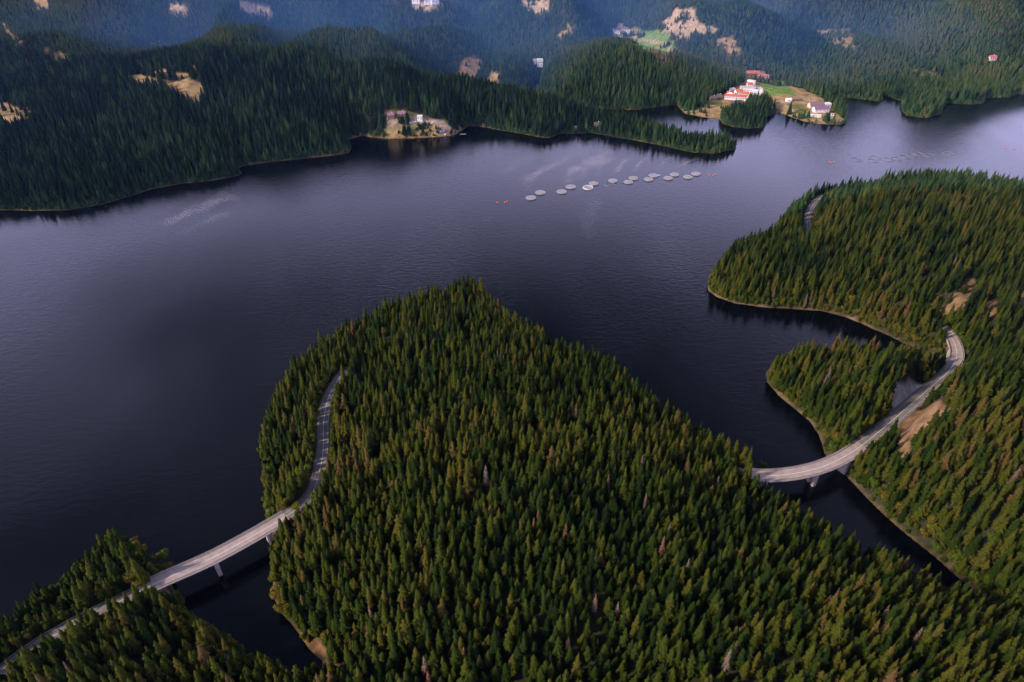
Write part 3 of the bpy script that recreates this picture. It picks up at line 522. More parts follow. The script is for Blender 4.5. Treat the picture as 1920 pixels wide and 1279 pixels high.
# ---------------------------------------------------------------- hand-placed trees (photo pixel of the crown centre)
TAKEN = []
BROAD = [(1035 * 0 + 1022 / 1, 0, 0)] and [
 # u, v, height, radius scale, tint, where
 (1640, 905, 13, 1.2, .35, 'on the bank below the curving channel bridge'), (1658, 930, 10, 1.0, .95, 'at the water edge just below the channel bridge'), (1736, 1000, 9, 1.0, .9, 'on the bare middle stretch of the right channel bank'),
 (1755, 995, 12, 1.2, .7, 'above the bare middle stretch of the right channel bank'), (1746, 975, 11, 1.0, .85, 'upslope of the bare stretch of the right channel bank'), (1797, 1045, 10, 1.1, .45, 'towards the narrow lower end of the right channel bank'), (1862, 1118, 10, 1.1, .6, 'at the very end of the narrow channel'),
 (1563, 838, 14, 1.3, .4, 'at the shore where the road leaves the small wooded point'), (1550, 815, 10, 1.1, .75, 'on the small wooded point, just above the bridge trees'), (1617, 805, 9, 1.0, .3, 'beside the road on the small wooded point'), (1598, 800, 9, .9, .5, 'two crowns in from the road on the small wooded point'),
 (1712, 640, 10, 1.1, .95, 'on the cove shore short of the bent bridge'), (1700, 632, 9, 1.0, .6, 'on the upper cove shore short of the bent bridge'), (1597, 560, 12, 1.1, .85, 'on the cove shore below the far-right wood'), (1600, 590, 9, 1.0, .8, 'low on the cove shore below the far-right wood'), (1720, 572, 10, 1.2, .55, 'among spruces above the cove'), (1770, 605, 9, 1.1, .6, 'at the far end of the bent bridge'),
 (568, 885, 14, 1.4, .55, 'beside the road on the west side of the central wood'), (553, 905, 11, 1.2, .25, 'just below the yellow-green tree by the west road'), (596, 727, 9, 1.0, .75, 'left of the road bend in the upper west wood'), (503, 945, 11, 1.2, .5, 'at the shore above the long straight bridge'), (507, 963, 9, 1.3, .35, 'hard against the far end of the long straight bridge'), (494, 905, 10, 1.0, .6, 'on the west shore of the central wood'),
 (520, 1115, 14, 1.2, 1.0, 'yellow at the inlet edge below the long straight bridge'), (518, 1085, 12, 1.2, .7, 'at the inlet edge, first below the bridge'), (534, 1070, 11, 1.2, .3, 'in the wood by the inlet below the bridge'), (528, 1140, 10, 1.1, .9, 'low on the inlet bank below the yellow tree'),
 (250, 1020, 9, 1.2, .9, 'on the tip of the lower-left point'), (265, 1032, 10, 1.3, .8, 'just below the tip of the lower-left point'), (297, 1050, 12, 1.4, .45, 'beside the near end of the long straight bridge'), (312, 1066, 8, 1.1, .85, 'touching the near end of the long straight bridge'), (245, 1085, 11, 1.3, .8, 'where the dashed road meets the straight bridge'), (262, 1092, 9, 1.0, .9, 'at the corner of the straight bridge, lower-left point'),
 (692, 625, 12, 1.2, .5, 'near the small clearing in the upper west wood'), (693, 622, 11, 1.2, .25, 'left of the small clearing in the central wood'), (721, 623, 13, .9, .95, 'orange-tinged beside the small clearing in the central wood'), (835, 573, 11, .8, .6, 'in the narrow tip of the central wood'), (913, 595, 13, 1.0, .5, 'on the ridge near the tip of the central wood'), (928, 600, 12, 1.0, .65, 'right of the ridge near the tip of the central wood'), (897, 605, 14, .7, .85, 'slim and yellow near the tip of the central wood'),
 (1862, 1010, 11, 1.3, .4, 'upslope of the channel at the right edge'), (1750, 990, 10, 1.1, .8, 'midway along the right channel slope'), (1427, 880, 8, 1.1, .4, 'at the left end of the curving channel bridge'), (555, 950, 7, 1.1, .8, 'beside the road just past the long straight bridge'), (1725, 885, 8, 1.0, .4, 'below the sandy clearing right of the road'), (610, 1190, 9, 1.0, .9, 'on the eroded bank at the bottom of the inlet')]
DEAD = [(911, 890, 24, 0, 'reddish-grey dead spruce in the very middle of the central wood'), (933, 668, 20, .2, 'pale grey dead spruce high on the central wood'), (944, 676, 17, .3, 'short grey dead spruce beside the pale one high on the central wood'), (1203, 870, 22, .3, 'slender dead spruce in the right part of the central wood'),
 (1080, 770, 20, .5, 'pinkish dead spruce right of the centre of the central wood'), (1001, 980, 14, .7, 'thin dead spar left of a leaning olive spruce, central wood'), (1009, 966, 16, .5, 'thin taller dead spar in the middle of the central wood'), (1243, 1020, 20, .6, 'wide brown dead spruce right of bottom centre'), (1255, 995, 18, .2, 'grey dead top behind the wide brown dead spruce'), (1116, 1128, 18, .5, 'dead spruce low in the central wood, right of bottom centre'),
 (1158, 1140, 16, .4, 'small dead spruce low in the central wood beside olive crowns'), (694, 1150, 20, .1, 'grey dead spruce near the inlet, lower left of the central wood'), (757, 1115, 16, .3, 'grey-topped dead spruce left of bottom centre'), (796, 1245, 20, .4, 'brown dead spar near the bottom edge, left of centre'), (803, 1272, 18, .9, 'orange dead spruce top cut by the bottom edge'), (1365, 1235, 24, .2, 'large grey dead spruce near the bottom edge, right of centre'),
 (1722, 1190, 18, .4, 'dark dead spruce low in the right part of the wood'), (1065, 1208, 19, .6, 'rust-brown dead spruce near the bottom edge'), (870, 1225, 16, .7, 'short rusty dead spruce near the bottom, left of centre'), (1290, 1060, 18, .3, 'slim dead spruce in the right-centre of the wood'), (1345, 905, 20, .3, 'grey dead spruce behind the channel bridge trees'), (1010 * 1 + 130, 905, 20, .5, 'brown dead spruce above right of the wood centre'),
 (1633, 700 + 20, 24, 0, 'tall grey dead spruce on the small wooded point') if False else (1555, 700, 22, .1, 'tall grey dead spruce on the small wooded point'), (1547, 715, 20, .2, 'second grey dead spruce on the small wooded point'), (1905, 890, 24, .2, 'big grey-brown dead spruce at the right edge'), (1882, 745, 20, .1, 'pale dead spruce on the slope right of the road'), (1815, 560, 20, .3, 'dead spruce by the brown clearing far right'), (1790, 490, 20, .4, 'dead spruce on the far-right hill'),
 (1440, 535, 18, .2, 'grey dead spruce at the shore of the far-right wood'), (1452, 545, 17, .3, 'second grey dead spruce at the shore of the far-right wood'), (1512, 560, 20, .2, 'dead spruce at the middle of the cove shore'), (1521, 556, 20, .4, 'second dead spruce at the middle of the cove shore'), (520, 952, 8, 1.0, 'small bright rust-red dead spruce beside the long straight bridge'), (425, 1235, 16, .3, 'grey dead spruce on the lower-left point near the bottom'), (125, 1250, 14, .1, 'grey dead spruce beside the dashed road at bottom left'),
 (1030, 655, 13, .8, 'orange-brown small dead spruce near the upper right edge of the central wood'), (776, 645, 14, .6, 'brownish dead spruce right of the small clearing'), (658, 800, 16, .6, 'dead spruce just right of the west road'), (1210, 940, 20, .3, 'dead spruce right of the middle of the central wood'), (1660, 1150, 20, .5, 'brown dead spruce towards the lower right corner')]
for k, (u, v, h, rs, tn, where) in enumerate(BROAD):
    x, y, z = hit(u, v, h * .6)
    if z < .3: x, y, z = hit(u + (6 if 1500 < u else 4), v - 6, h * .6)
    hue = 'green' if tn < .42 else ('yellow-green' if tn < .72 else 'yellow-brown')
    tree_obj('broadleaf_tree', brd_me[k % 3], btr_me, x, y, z, (rs, rs, h / 12), k * 1.3, tn, '%s round-crowned broadleaf tree %s' % (hue, where.replace('yellow at', 'at').replace('orange-tinged ', '').replace('slim and yellow ', '')), 'broadleaf tree', 'broadleaf trees among the spruces')
    TAKEN.append((x, y, 3.2 * rs))
for k, (u, v, h, tn, lab) in enumerate(DEAD):
    x, y, z = hit(u, v, h * .6); tree_obj('dead_spruce', dead_me[k % 3], trunk_me, x, y, z, (1.1 * h / 22, 1.1 * h / 22, h / 22), k * 1.7, tn, lab, 'dead tree', 'dead spruces in the woods'); TAKEN.append((x, y, 2.6))

# ---------------------------------------------------------------- fish cages, buoys
PADS = []                                              # (x, y, radius) kept clear of trees
ring_m = mat('dark_float_pipe', (.06, .06, .07), .5); ringf = mat('grey_float_pipe', (.20, .20, .23), .5); ringl = mat('pale_float_pipe', (.62, .60, .62), .5); orange = mat('orange_buoy', (.85, .13, .03), .45); white = mat('white_paint', (.75, .74, .74), .6)
netm = bpy.data.materials.new('bird_net'); netm.use_nodes = True; t = netm.node_tree; b = t.nodes['Principled BSDF']; b.inputs['Base Color'].default_value = (.62, .57, .62, 1); b.inputs['Roughness'].default_value = .8
tr = N(t, 'ShaderNodeBsdfTransparent'); mx = N(t, 'ShaderNodeMixShader'); mx.inputs[0].default_value = .36; t.links.new(tr.outputs[0], mx.inputs[1]); t.links.new(b.outputs[0], mx.inputs[2]); t.links.new(mx.outputs[0], t.nodes['Material Output'].inputs['Surface'])
def ring_mesh(Rm, r, z): return MB().torus((0, 0, z), Rm, r)
def net_disc(Rm, z0, zc):
    m = MB(); n = 40; rs = [Rm, Rm * .75, Rm * .5, Rm * .25]; vs = []
    for i, r in enumerate(rs):
        f_ = 1 - r / Rm; zz = z0 + (zc - z0) * f_ ** 1.3
        for k in range(n): a = 6.28318 * k / n; vs.append((r * math.cos(a), r * math.sin(a), zz - .12 * (k % 5 == 2)))
    vs.append((0, 0, zc)); fs = []
    for i in range(3):
        for k in range(n): fs.append((i * n + k, i * n + (k + 1) % n, (i + 1) * n + (k + 1) % n, (i + 1) * n + k))
    for k in range(n): fs.append((3 * n + k, 3 * n + (k + 1) % n, 4 * n))
    return m.add(vs, fs)
def rail_mesh(Rm, z, rp=.07):
    m = ring_mesh(Rm, rp, z)
    for k in range(20): a = 6.2832 * k / 20; m.box((Rm * math.cos(a), Rm * math.sin(a), z / 2 + .1), (.1, .1, z), a)
    return m
def fish_cage(x, y, rad, style, label, group):
    T = thing('fish_cage', (x, y, 0), label, 'fish cage', group)
    if style == 'empty': MB().torus((0, 0, .12), rad, .2).build('float_ring', ringf, T); MB().torus((0, 0, .12), rad - .7, .16).build('inner_ring', ringf, T); rail_mesh(rad - .7, .9, .05).build('handrail', ringf, T); return
    rm_ = ringl if style == 'white' else ring_m
    MB().torus((0, 0, .15), rad, .3).build('float_ring', rm_, T); MB().torus((0, 0, .15), rad - .8, .25).build('inner_ring', rm_, T)
    rail_mesh(rad - .5, 1.25, .2 if style == 'white' else .1).build('handrail', ringl, T)
    net_disc(rad - .5, 1.2, .75 if style == 'white' else 1.9).build('bird_net', netm, T)
    if style != 'white': MB().cyl((0, 0, 0), .35, 2.3, 8, .1).build('centre_float', ringl, T)
NEAR = [(397, 383), (472, 342), (637, 335), (709, 297), (845, 300), (889, 271), (1012, 275), (1039, 249), (1159, 259), (1198, 229), (1317, 238), (1355, 209), (1471, 228), (1520, 201), (1625, 220), (1688, 195)]
ORD = ['first', 'second', 'third', 'fourth', 'fifth', 'sixth', 'seventh', 'eighth', 'ninth', 'tenth', 'eleventh', 'twelfth', 'thirteenth', 'fourteenth', 'fifteenth', 'last']
for k, (a, b_) in enumerate(NEAR):
    x, y = PG(900 + a / 4.174, 280 + (b_ + 2) / 4.174); st = 'white' if k == 4 else ('empty' if k == 6 else 'net')
    lab = {'white': 'bright white rimmed fish cage, the brightest ring of the near line', 'empty': 'dark empty ring without net, in the middle of the near line'}.get(st, 'round fish cage under pale net, %s from the left in the near line' % ORD[k])
    fish_cage(x, y, 7.2 if k < 5 else 6.9, st, lab, 'fish cages in the near line')
for k, (a, b_) in enumerate([(977, 897), (1082, 887), (1068, 903), (1157, 897), (1203, 892), (1248, 882), (1288, 875), (1325, 867), (1383, 875), (1490, 865)]):
    x, y = PG(1280 + a / 2.995, b_ / 2.995); fish_cage(x, y, 8.0, 'empty', 'thin dark open ring, %s from the left in the far line' % ORD[k] if k < 9 else 'thin dark open ring, set apart at the right end of the far line', 'open fish cage rings in the far line')
def buoy(u, v, label, r=.9):
    x, y = PG(u, v); T = thing('buoy', (x, y, 0), label, 'buoy', 'orange marker buoys'); m = MB(); vs = []; n = 12
    for i in range(7):
        ph = math.pi * i / 6 - math.pi / 2
        for k in range(n): vs.append((r * math.cos(ph) * math.cos(6.2832 * k / n), r * math.cos(ph) * math.sin(6.2832 * k / n), .45 + r * math.sin(ph)))
    m.add(vs, [(i * n + k, i * n + (k + 1) % n, (i + 1) * n + (k + 1) % n, (i + 1) * n + k) for i in range(6) for k in range(n)]).build('float', orange, T, True); MB().cyl((0, 0, r + .3), .12, .5, 8).build('top_eye', ring_m, T)
for u, v, l in [(932, 380.3, 'orange buoy farthest left of the near fish cages'), (946.5, 380.3, 'lower of the paired orange buoys left of the near fish cages'), (950.5, 378.3, 'upper of the paired orange buoys left of the near fish cages'), (1330, 329, 'left orange buoy beyond the right end of the near cages'), (1337.5, 329.4, 'middle orange buoy beyond the right end of the near cages'), (1341.5, 327.6, 'right orange buoy beyond the right end of the near cages'),
 (1559, 306.5, 'middle of three orange buoys left of the far rings'), (1564.5, 305, 'rightmost of three orange buoys left of the far rings'), (1556, 304, 'leftmost of three orange buoys left of the far rings'), (1886, 278, 'left of two orange buoys near the right edge'), (1902, 279, 'right of two orange buoys near the right edge')]: buoy(u, v, l)
def boat(x, y, z, rz, L_, m_, label, group=None):
    T = thing('boat', (x, y, z), label, 'boat', group, rz); w_ = L_ * .16; secs = [(-.5, .8), (-.2, 1), (.15, .95), (.38, .6), (.5, .05)]; h = MB(); vs = []
    for s_, k in secs: vs += [(s_ * L_, -w_ * k, .7), (s_ * L_, -w_ * k * .6, -.1), (s_ * L_, w_ * k * .6, -.1), (s_ * L_, w_ * k, .7)]
    fs = [(i * 4 + j, i * 4 + j + 1, i * 4 + j + 5, i * 4 + j + 4) for i in range(4) for j in range(3)] + [(0, 3, 2, 1)] + [(i * 4, i * 4 + 4, i * 4 + 7, i * 4 + 3) for i in range(4)]
    h.add(vs, fs).build('hull', m_, T); MB().box((-L_ * .12, 0, 1.1), (L_ * .22, w_ * 1.1, .9), 0, .8).build('cabin', m_, T)
x, y = PG(1236, 329.5); boat(x, y, 0, .4, 5, white, 'small white work boat moored beside the near line of cages')

# ---------------------------------------------------------------- buildings
redr = mat('red_roof', (.48, .13, .09), .8, .2, .6); purr = mat('plum_metal_roof', (.22, .12, .17), .6, .15, .4); darkr = mat('dark_roof', (.09, .075, .08), .8, .15, .5); greyr = mat('grey_roof', (.38, .36, .40), .7, .12, .5); whw = mat('white_wall', (.78, .73, .70), .85, .08, .7); crw = mat('cream_wall', (.60, .50, .38), .85, .1, .6); woodw = mat('brown_timber_wall', (.20, .12, .07), .85, .15, 1.5); glass = mat('window_glass', (.03, .035, .045), .15); pinkr = mat('pink_roof', (.42, .12, .14), .8, .15, .5)
def house(u, v, w_, d_, h, rf, rz, wall, roof, label, cat='house', name='house', group=None, windows=3, chimney=True, flat=False, door=True, dz=0.0):
    x, y, z = hit(u, v); z += dz; T = thing(name, (x, y, z), label, cat, group, R(rz)); PADS.append((x, y, max(w_, d_) * .62 + 3))
    if flat:
        MB().box((0, 0, h / 2 - 1.5), (w_, d_, h + 3)).build('wall', wall, T); MB().box((0, 0, h + .2), (w_ + .6, d_ + .6, .4)).build('roof', roof, T)
    else:
        m = MB(); X, Y_ = w_ / 2, d_ / 2; m.add([(-X, -Y_, -3), (X, -Y_, -3), (X, Y_, -3), (-X, Y_, -3), (-X, -Y_, h), (X, -Y_, h), (X, Y_, h), (-X, Y_, h), (-X, 0, h + rf), (X, 0, h + rf)], [(0, 1, 5, 4), (2, 3, 7, 6), (1, 2, 6, 9, 5), (3, 0, 4, 8, 7), (3, 2, 1, 0)]); m.build('wall', wall, T)
        e = .6; sl_ = rf / Y_; yo = Y_ + e; zo = h - sl_ * e; r_ = MB()
        for s_ in (-1, 1):
            vs = [(-X - e, s_ * yo, zo), (X + e, s_ * yo, zo), (X + e, 0, h + rf), (-X - e, 0, h + rf)]; vs += [(a, b2, c + .3) for a, b2, c in vs]; r_.add([(a, b2, c + .04) for a, b2, c in vs], [(0, 1, 2, 3), (7, 6, 5, 4), (0, 4, 5, 1), (1, 5, 6, 2), (3, 7, 4, 0)])
        ro = r_.build('roof', roof, T)
        if chimney: MB().box((X * .3, Y_ * .25, h + rf), (.9, .9, 2.2)).build('chimney', whw, ro)
    for k in range(windows):
        xx = (k + .5) / windows * w_ - w_ / 2
        MB().box((xx, -d_ / 2 - .03, h * .58), (min(1.6, w_ / windows * .5), .12, min(1.5, h * .35))).build('window', glass, T)
    if door: MB().box((w_ / 2 / max(windows, 1) * .0 + .45 * w_ * .5, -d_ / 2 - .035, 1.05), (1.1, .1, 2.1)).build('door', woodw, T)
    return T
MON = 'buildings of the walled village complex'
house(1378, 186.5, 38, 9, 6.5, 2.6, -12, whw, redr, 'long white wing with red roof along the lake side of the village complex', group=MON, windows=12)
house(1368, 180.5, 10, 12, 7, 2.6, 70, whw, redr, 'short white and red wing at the left corner of the village complex', group=MON)
house(1384, 177.5, 13, 9, 7, 3, 10, whw, redr, 'red-roofed house inside the courtyard of the village complex', group=MON)
house(1396, 182, 12, 9, 7, 3, -15, whw, redr, 'red-roofed house near the front right corner of the village complex', group=MON)
house(1400, 173, 26, 11, 9, 2.2, -8, whw, greyr, 'large white hall with pale grey roof in the village complex', 'hall', 'hall', MON, 9)
house(1418, 179, 20, 12, 9, 2, -10, whw, whw, 'big plain white block at the right of the village complex', 'building', 'white_block', MON, 6, flat=True)
house(1422, 172.5, 13, 8, 6, 2, -30, whw, greyr, 'small grey-roofed house at the right rear of the village complex', group=MON)
house(1405, 164.5, 10, 8, 6.5, 3.2, 0, whw, redr, 'white house with steep red roof above the village complex', group=MON)
house(1408, 158, 15, 7, 7, 1.5, -42, whw, whw, 'narrow white building beside the road above the village complex', 'building', 'narrow_building', MON, 4, flat=True)
house(1372, 172, 10, 7, 5, 2, -10, whw, greyr, 'low grey-roofed house at the left rear of the village complex', group=MON)
house(1410, 143, 24, 12, 7, 3.4, -8, woodw, redr, 'orange-red roofed lodge at the road bend behind the village', group='red roofed lodges behind the village', windows=6)
house(1429, 148.5, 22, 10, 6, 3.2, -6, crw, pinkr, 'crimson-roofed lodge to the right of the orange one', group='red roofed lodges behind the village', windows=5)
house(1337, 187.5, 12, 9, 4, 3.4, 5, woodw, darkr, 'dark timber cottage farthest left of the village', group='timber cottages by the village shore')
house(1348, 184.5, 9, 8, 4, 3.6, -20, woodw, darkr, 'small pointed-roof cottage between the left cottage and the complex', group='timber cottages by the village shore')
house(1373, 196.5, 12, 9, 4, 3.4, 8, woodw, purr, 'plum-roofed cottage on the lawn below the village complex', group='timber cottages by the village shore')
house(1386, 195, 9, 8, 4, 3, -10, woodw, darkr, 'dark cottage at the edge of the wood below the village complex', group='timber cottages by the village shore')
house(1529, 201, 26, 11, 5.5, 3.6, 6, crw, purr, 'long plum-roofed barn, rear of the two on the point', 'barn', 'barn', 'barns on the point', 4, False)
house(1538, 209, 27, 11, 5.5, 3.6, 8, whw, purr, 'long plum-roofed barn with white gable, front of the two on the point', 'barn', 'barn', 'barns on the point', 4, False)
house(1549, 202, 12, 9, 8, 1, 8, whw, whw, 'white box-shaped building behind the right end of the barns', 'building', 'white_block', 'barns on the point', 3, flat=True)
house(1527, 218.5, 21, 5.5, 3, .8, -12, whw, whw, 'long low white shed at the shore of the barn point', 'shed', 'shed', 'barns on the point', 4, flat=True, door=False)
house(1556, 216, 12, 6, 2.5, .8, -4, whw, greyr, 'small pale low shed right of the barns', 'shed', 'shed', 'barns on the point', 2, flat=True)
house(1478, 190, 9, 7, 3.5, 2, 0, whw, whw, 'white roofed tent-like hut on the sandy yard left of the barns', 'hut', 'hut', None, 1, False)
house(1495, 189, 16, 5, 2.2, .8, -3, woodw, darkr, 'long dark open shelter on the sandy yard', 'shelter', 'shelter', None, 0, False)
WSET = 'houses of the lakeside clearing'
house(733, 218.5, 10, 7, 3, 2.8, 8, woodw, purr, 'purple-roofed house at the left of the lakeside clearing', group=WSET)
house(754, 215.5, 12, 8, 3, 3, 0, woodw, purr, 'larger purple-roofed house behind the dark hedge of spruces', group=WSET)
house(787.5, 223.5, 8, 7, 5.5, 1, 5, whw, whw, 'small white cubic house at the top of the lakeside clearing', group=WSET, windows=2, flat=True)
house(1120, 238, 11, 8, 4, 4, 0, woodw, darkr, 'dark timber cabin half hidden in the shore trees', 'cabin', 'cabin', None, 4)
house(1077, 243, 7, 6, 3, 3, 10, woodw, darkr, 'tiny dark cabin left of the larger shore cabin', 'cabin', 'cabin', None, 1, False)
house(1012, 122, 12, 12, 11, 1, 5, whw, whw, 'white hotel block in the narrow wooded valley behind the channel', 'building', 'hotel', None, 4, flat=True)
house(1002, 117.5, 6, 6, 5, 2, 0, whw, greyr, 'little white house left of the hotel block in the valley', windows=1)
FARM = 'farm buildings beside the green field'
house(1156, 61, 14, 10, 6, 3, 5, whw, darkr, 'white farmhouse at the left end of the green field', group=FARM)
house(1168, 59, 16, 9, 6, 3, -5, crw, purr, 'dark-roofed farm barn beside the green field', 'barn', 'barn', FARM, 3)
house(1177, 61, 9, 7, 5, 2, 0, whw, whw, 'small white farm shed nearest the green field', 'shed', 'shed', FARM, 1, flat=True)
house(1860, 111, 13, 8, 4, 3.4, 0, crw, pinkr, 'lone red-roofed house on the wooded slope at far right')
for k, (u, v, l) in enumerate([(780, 4, 'leftmost tiny white house in the hazy valley at the top'), (803, 6, 'middle tiny white house in the hazy valley at the top'), (815, 5, 'rightmost tiny white house in the hazy valley at the top')]): house(u, v, 16, 10, 6, 3, 10 * k, whw, greyr, l, group='houses in the hazy valley', windows=2, chimney=False)
def car(x, y, z, rz, m_, label, group=None, L_=4.4):
    T = thing('parked_car', (x, y, z), label, 'car', group, rz); b_ = MB(); pr = [(-.5, .35), (-.5, .85), (-.42, .95), (-.3, 1.0), (-.2, 1.42), (.12, 1.45), (.27, 1.0), (.46, .88), (.5, .6), (.5, .35)]
    n = len(pr); vs = [(a * L_, -.86, c) for a, c in pr] + [(a * L_, .86, c) for a, c in pr]; b_.add(vs, [tuple(range(n)), tuple(range(n, 2 * n))[::-1]] + [(i, i + n, (i + 1) % n + n, (i + 1) % n) for i in range(n)]).build('body', m_, T)
    g_ = MB(); g_.box((-.03 * L_, 0, 1.2), (.30 * L_, 1.74, .3)); g_.build('window_glass', glass, T)
    for a in (-.31, .31):
        for s_ in (-1, 1):
            w_ = MB(); c = MB().cyl((0, 0, -.11), .33, .22, 12); w_.add(c.v, c.f, Matrix.Translation((a * L_, s_ * .8, .33)) @ Matrix.Rotation(R(90), 4, 'X')); w_.build('wheel', ring_m, T)
for k, (u, v, l) in enumerate([(769.6, 231.5, 'white van parked below the hedge, leftmost on the clearing'), (775, 230, 'pale car right of the van below the hedge'), (780.5, 229, 'grey car nearest the white cubic house'), (812, 230.5, 'white car beside the track on the clearing')]):
    x, y, z = hit(u, v); car(x, y, z + .1, .2 * k, white, l, 'cars on the lakeside clearing', 4.8); PADS.append((x, y, 5))
p = road_c[min(range(len(road_c)), key=lambda i: abs(proj(*road_c[i])[1] - 418))]; car(p.x - 1.8, p.y, p.z + .05, 1.5, white, 'white car on the curving road through the far-right wood', None, 4.8)
x, y, z = hit(831, 247); T = thing('tent', (x, y, z), 'blue and white tent at the shore of the reddish slipway', 'tent', None, .3)
MB().add([(-3, -2, 0), (3, -2, 0), (3, 2, 0), (-3, 2, 0), (-3, 0, 2.6), (3, 0, 2.6)], [(0, 1, 5, 4), (2, 3, 4, 5), (1, 2, 5), (3, 0, 4)]).build('canvas', mat('blue_canvas', (.08, .18, .5), .7), T); MB().box((-4.6, 0, 1), (2.4, 2.4, 2)).build('porch', white, T)
x, y, z = hit(834, 252); boat(x, y, z + .2, 2.0, 6.5, white, 'white boat drawn up on the reddish slipway')
x, y = PG(868, 252); T = thing('jetty', (x, y, 0), 'small grey floating jetty off the tip of the clearing', 'jetty', None, .1); MB().box((0, 0, .5), (10, 1.6, .25)).build('planking', greyr, T); [MB().cyl((k * 4, .6, -1), .15, 2.2, 8).build('post', woodw, T) for k in (-1, 0, 1)]
x, y, z = hit(450, 326); 

# ---------------------------------------------------------------- the forest
def scatter(y0, y1, sp):
    ys = np.arange(y0, y1, sp); X_, Y_ = [], []
    for k, yy in enumerate(ys):
        hw = yy * .80 + 160; xs = np.arange(-hw, hw, sp) + (sp / 2 if k % 2 else 0); X_.append(xs); Y_.append(np.full(xs.shape, yy))
    X_ = np.concatenate(X_); Y_ = np.concatenate(Y_); j = sp * .42
    return X_ + rng.uniform(-j, j, X_.shape), Y_ + rng.uniform(-j, j, Y_.shape)
PX, PY = [], []
for y0, y1, sp in ((125, 700, 5.0), (700, 1050, 5.2), (1050, 1300, 5.2), (1300, 2600, 4.9)):
    a, b_ = scatter(y0, y1, sp); PX.append(a); PY.append(b_)
PX = np.concatenate(PX); PY = np.concatenate(PY)
ex, ey = scatter(140, 1420, 2.3); es = samp(SD2, ex, ey); er = samp(np.minimum(RD2, 200), ex, ey); em = ((es > .3) & (es < 7.5)) | ((er > 6.3) & (er < 9.5) & (ey < 760)); nm_ = len(PX); PX = np.concatenate([PX, ex[em]]); PY = np.concatenate([PY, ey[em]])
edge = np.arange(len(PX)) >= nm_
r_ok = np.hypot(PX, PY) < R1 * .95; PX, PY, edge = PX[r_ok], PY[r_ok], edge[r_ok]
PZ = samp(H2, PX, PY); sdv = samp(SD2, PX, PY); rdv = samp(np.minimum(RD2, 200), PX, PY); kp = samp(KEEP2, PX, PY)
u_, v_, dep = proj(PX, PY, PZ + 20)
den = .93 + .0 * PX
gap = fbm(PX / 16 + 5, PY / 16, 2) < -.46                 # natural openings
ok = (sdv > np.where(edge, .3, 0.9 + 1.6 * rng.random(PX.shape))) & (rdv > np.where(edge, 6.2, 6.9)) & (~edge | (rng.random(PX.shape) < .85)) & (rng.random(PX.shape) < kp * den) & (u_ > -230) & (u_ < 2150) & (v_ > -260) & (v_ < 1500) & ~(gap & (PY < 900) & (PY > 340) & (sdv > 45) & (rng.random(PX.shape) < .8))
# keep the bridges' and tall road corridor clear, buildings' pads, hand-placed trees
for (x, y, r) in PADS + TAKEN: ok &= ((PX - x) ** 2 + (PY - y) ** 2) > r * r
PX, PY, PZ, sdv, rdv, edge = PX[ok], PY[ok], PZ[ok], sdv[ok], rdv[ok], edge[ok]
n = len(PX)
# extra groves standing on the cleared village land: (pixel, count, spread m)
GX_, GY_ = [], []
GH_ = []
for u, v, c, s1, s2, *hh in [(1390, 222, 330, 30, 26), (1425, 206, 190, 17, 24), (1400, 212, 60, 24, 8), (1582, 218, 70, 8, 14), (1572, 207, 40, 10, 8), (1547, 227, 16, 5, 4, .8), (1500, 222, 20, 8, 4, .6), (1478, 215, 8, 3, 3, .6), (1515, 222, 6, 3, 2, .6), (1428, 155, 26, 16, 4), (1412, 153, 8, 5, 3), (1455, 160, 12, 10, 6), (765, 230, 70, 15, 3, .68), (759, 252, 9, 2.5, 3), (766.5, 252, 7, 2.2, 3), (748, 249, 3, 1, 1, .4),
        (1288, 206, 30, 12, 7), (1300, 207, 8, 5, 6), (1328, 203, 3, 2, 2, .6), (1353, 204, 2, 2, 1, .5), (1361, 204, 2, 2, 1, .5), (1320, 212, 3, 2, 2, .5), (1313, 211, 4, 2, 3, .6), (1297, 214, 4, 3, 2, .5), (1199, 70, 10, 4, 5), (1206, 68, 4, 2, 3), (1178, 68, 14, 10, 4), (1245, 88, 10, 10, 3), (800, 239, 14, 8, 4, .3), (788, 241, 12, 7, 4, .35), (822, 246, 8, 4, 3, .35), (856, 244, 40, 12, 5, .6), (275, 141, 10, 5, 4), (285, 142, 8, 4, 4), (330, 134, 24, 22, 3), (363, 143, 10, 4, 5), (338, 128, 6, 4, 3), (315, 150, 8, 14, 3), (300, 130, 4, 4, 2)]:
    x, y, z = hit(u, v); GX_.append(x + rng.uniform(-1, 1, c) * s1); GY_.append(y + rng.uniform(-1, 1, c) * s2); GH_.append(np.full(c, hh[0] if hh else 1.0))
gx_, gy_ = np.concatenate(GX_), np.concatenate(GY_); gz_ = samp(H2, gx_, gy_); gs = samp(SD2, gx_, gy_); k_ = gs > 2.0
for (x, y, r) in PADS: k_ &= ((gx_ - x) ** 2 + (gy_ - y) ** 2) > (r * .8) ** 2
hfac = np.concatenate([np.ones(n), np.concatenate(GH_)[k_]]); PX = np.concatenate([PX, gx_[k_]]); PY = np.concatenate([PY, gy_[k_]]); PZ = np.concatenate([PZ, gz_[k_]]); sdv = np.concatenate([sdv, gs[k_]]); rdv = np.concatenate([rdv, np.full(k_.sum(), 99.)]); edge = np.concatenate([edge, np.zeros(k_.sum(), bool)])
n = len(PX)
stand = fbm(PX / 70, PY / 70, 3)
hgt = (18.5 + 3.2 * stand + rng.normal(0, 3.6, n) + (rng.random(n) < .07) * 4.0 - (rng.random(n) < .10) * 5.0) * (1 - .25 * np.exp(-sdv / 5)) * (1 - .12 * np.exp(-(rdv - 6) / 6)); hgt = np.clip(hgt, 7, 27)
young = (fbm(PX / 45 + 50, PY / 45, 2) > .42) & (PY < 900); hgt = np.where(young, hgt * .72, hgt)
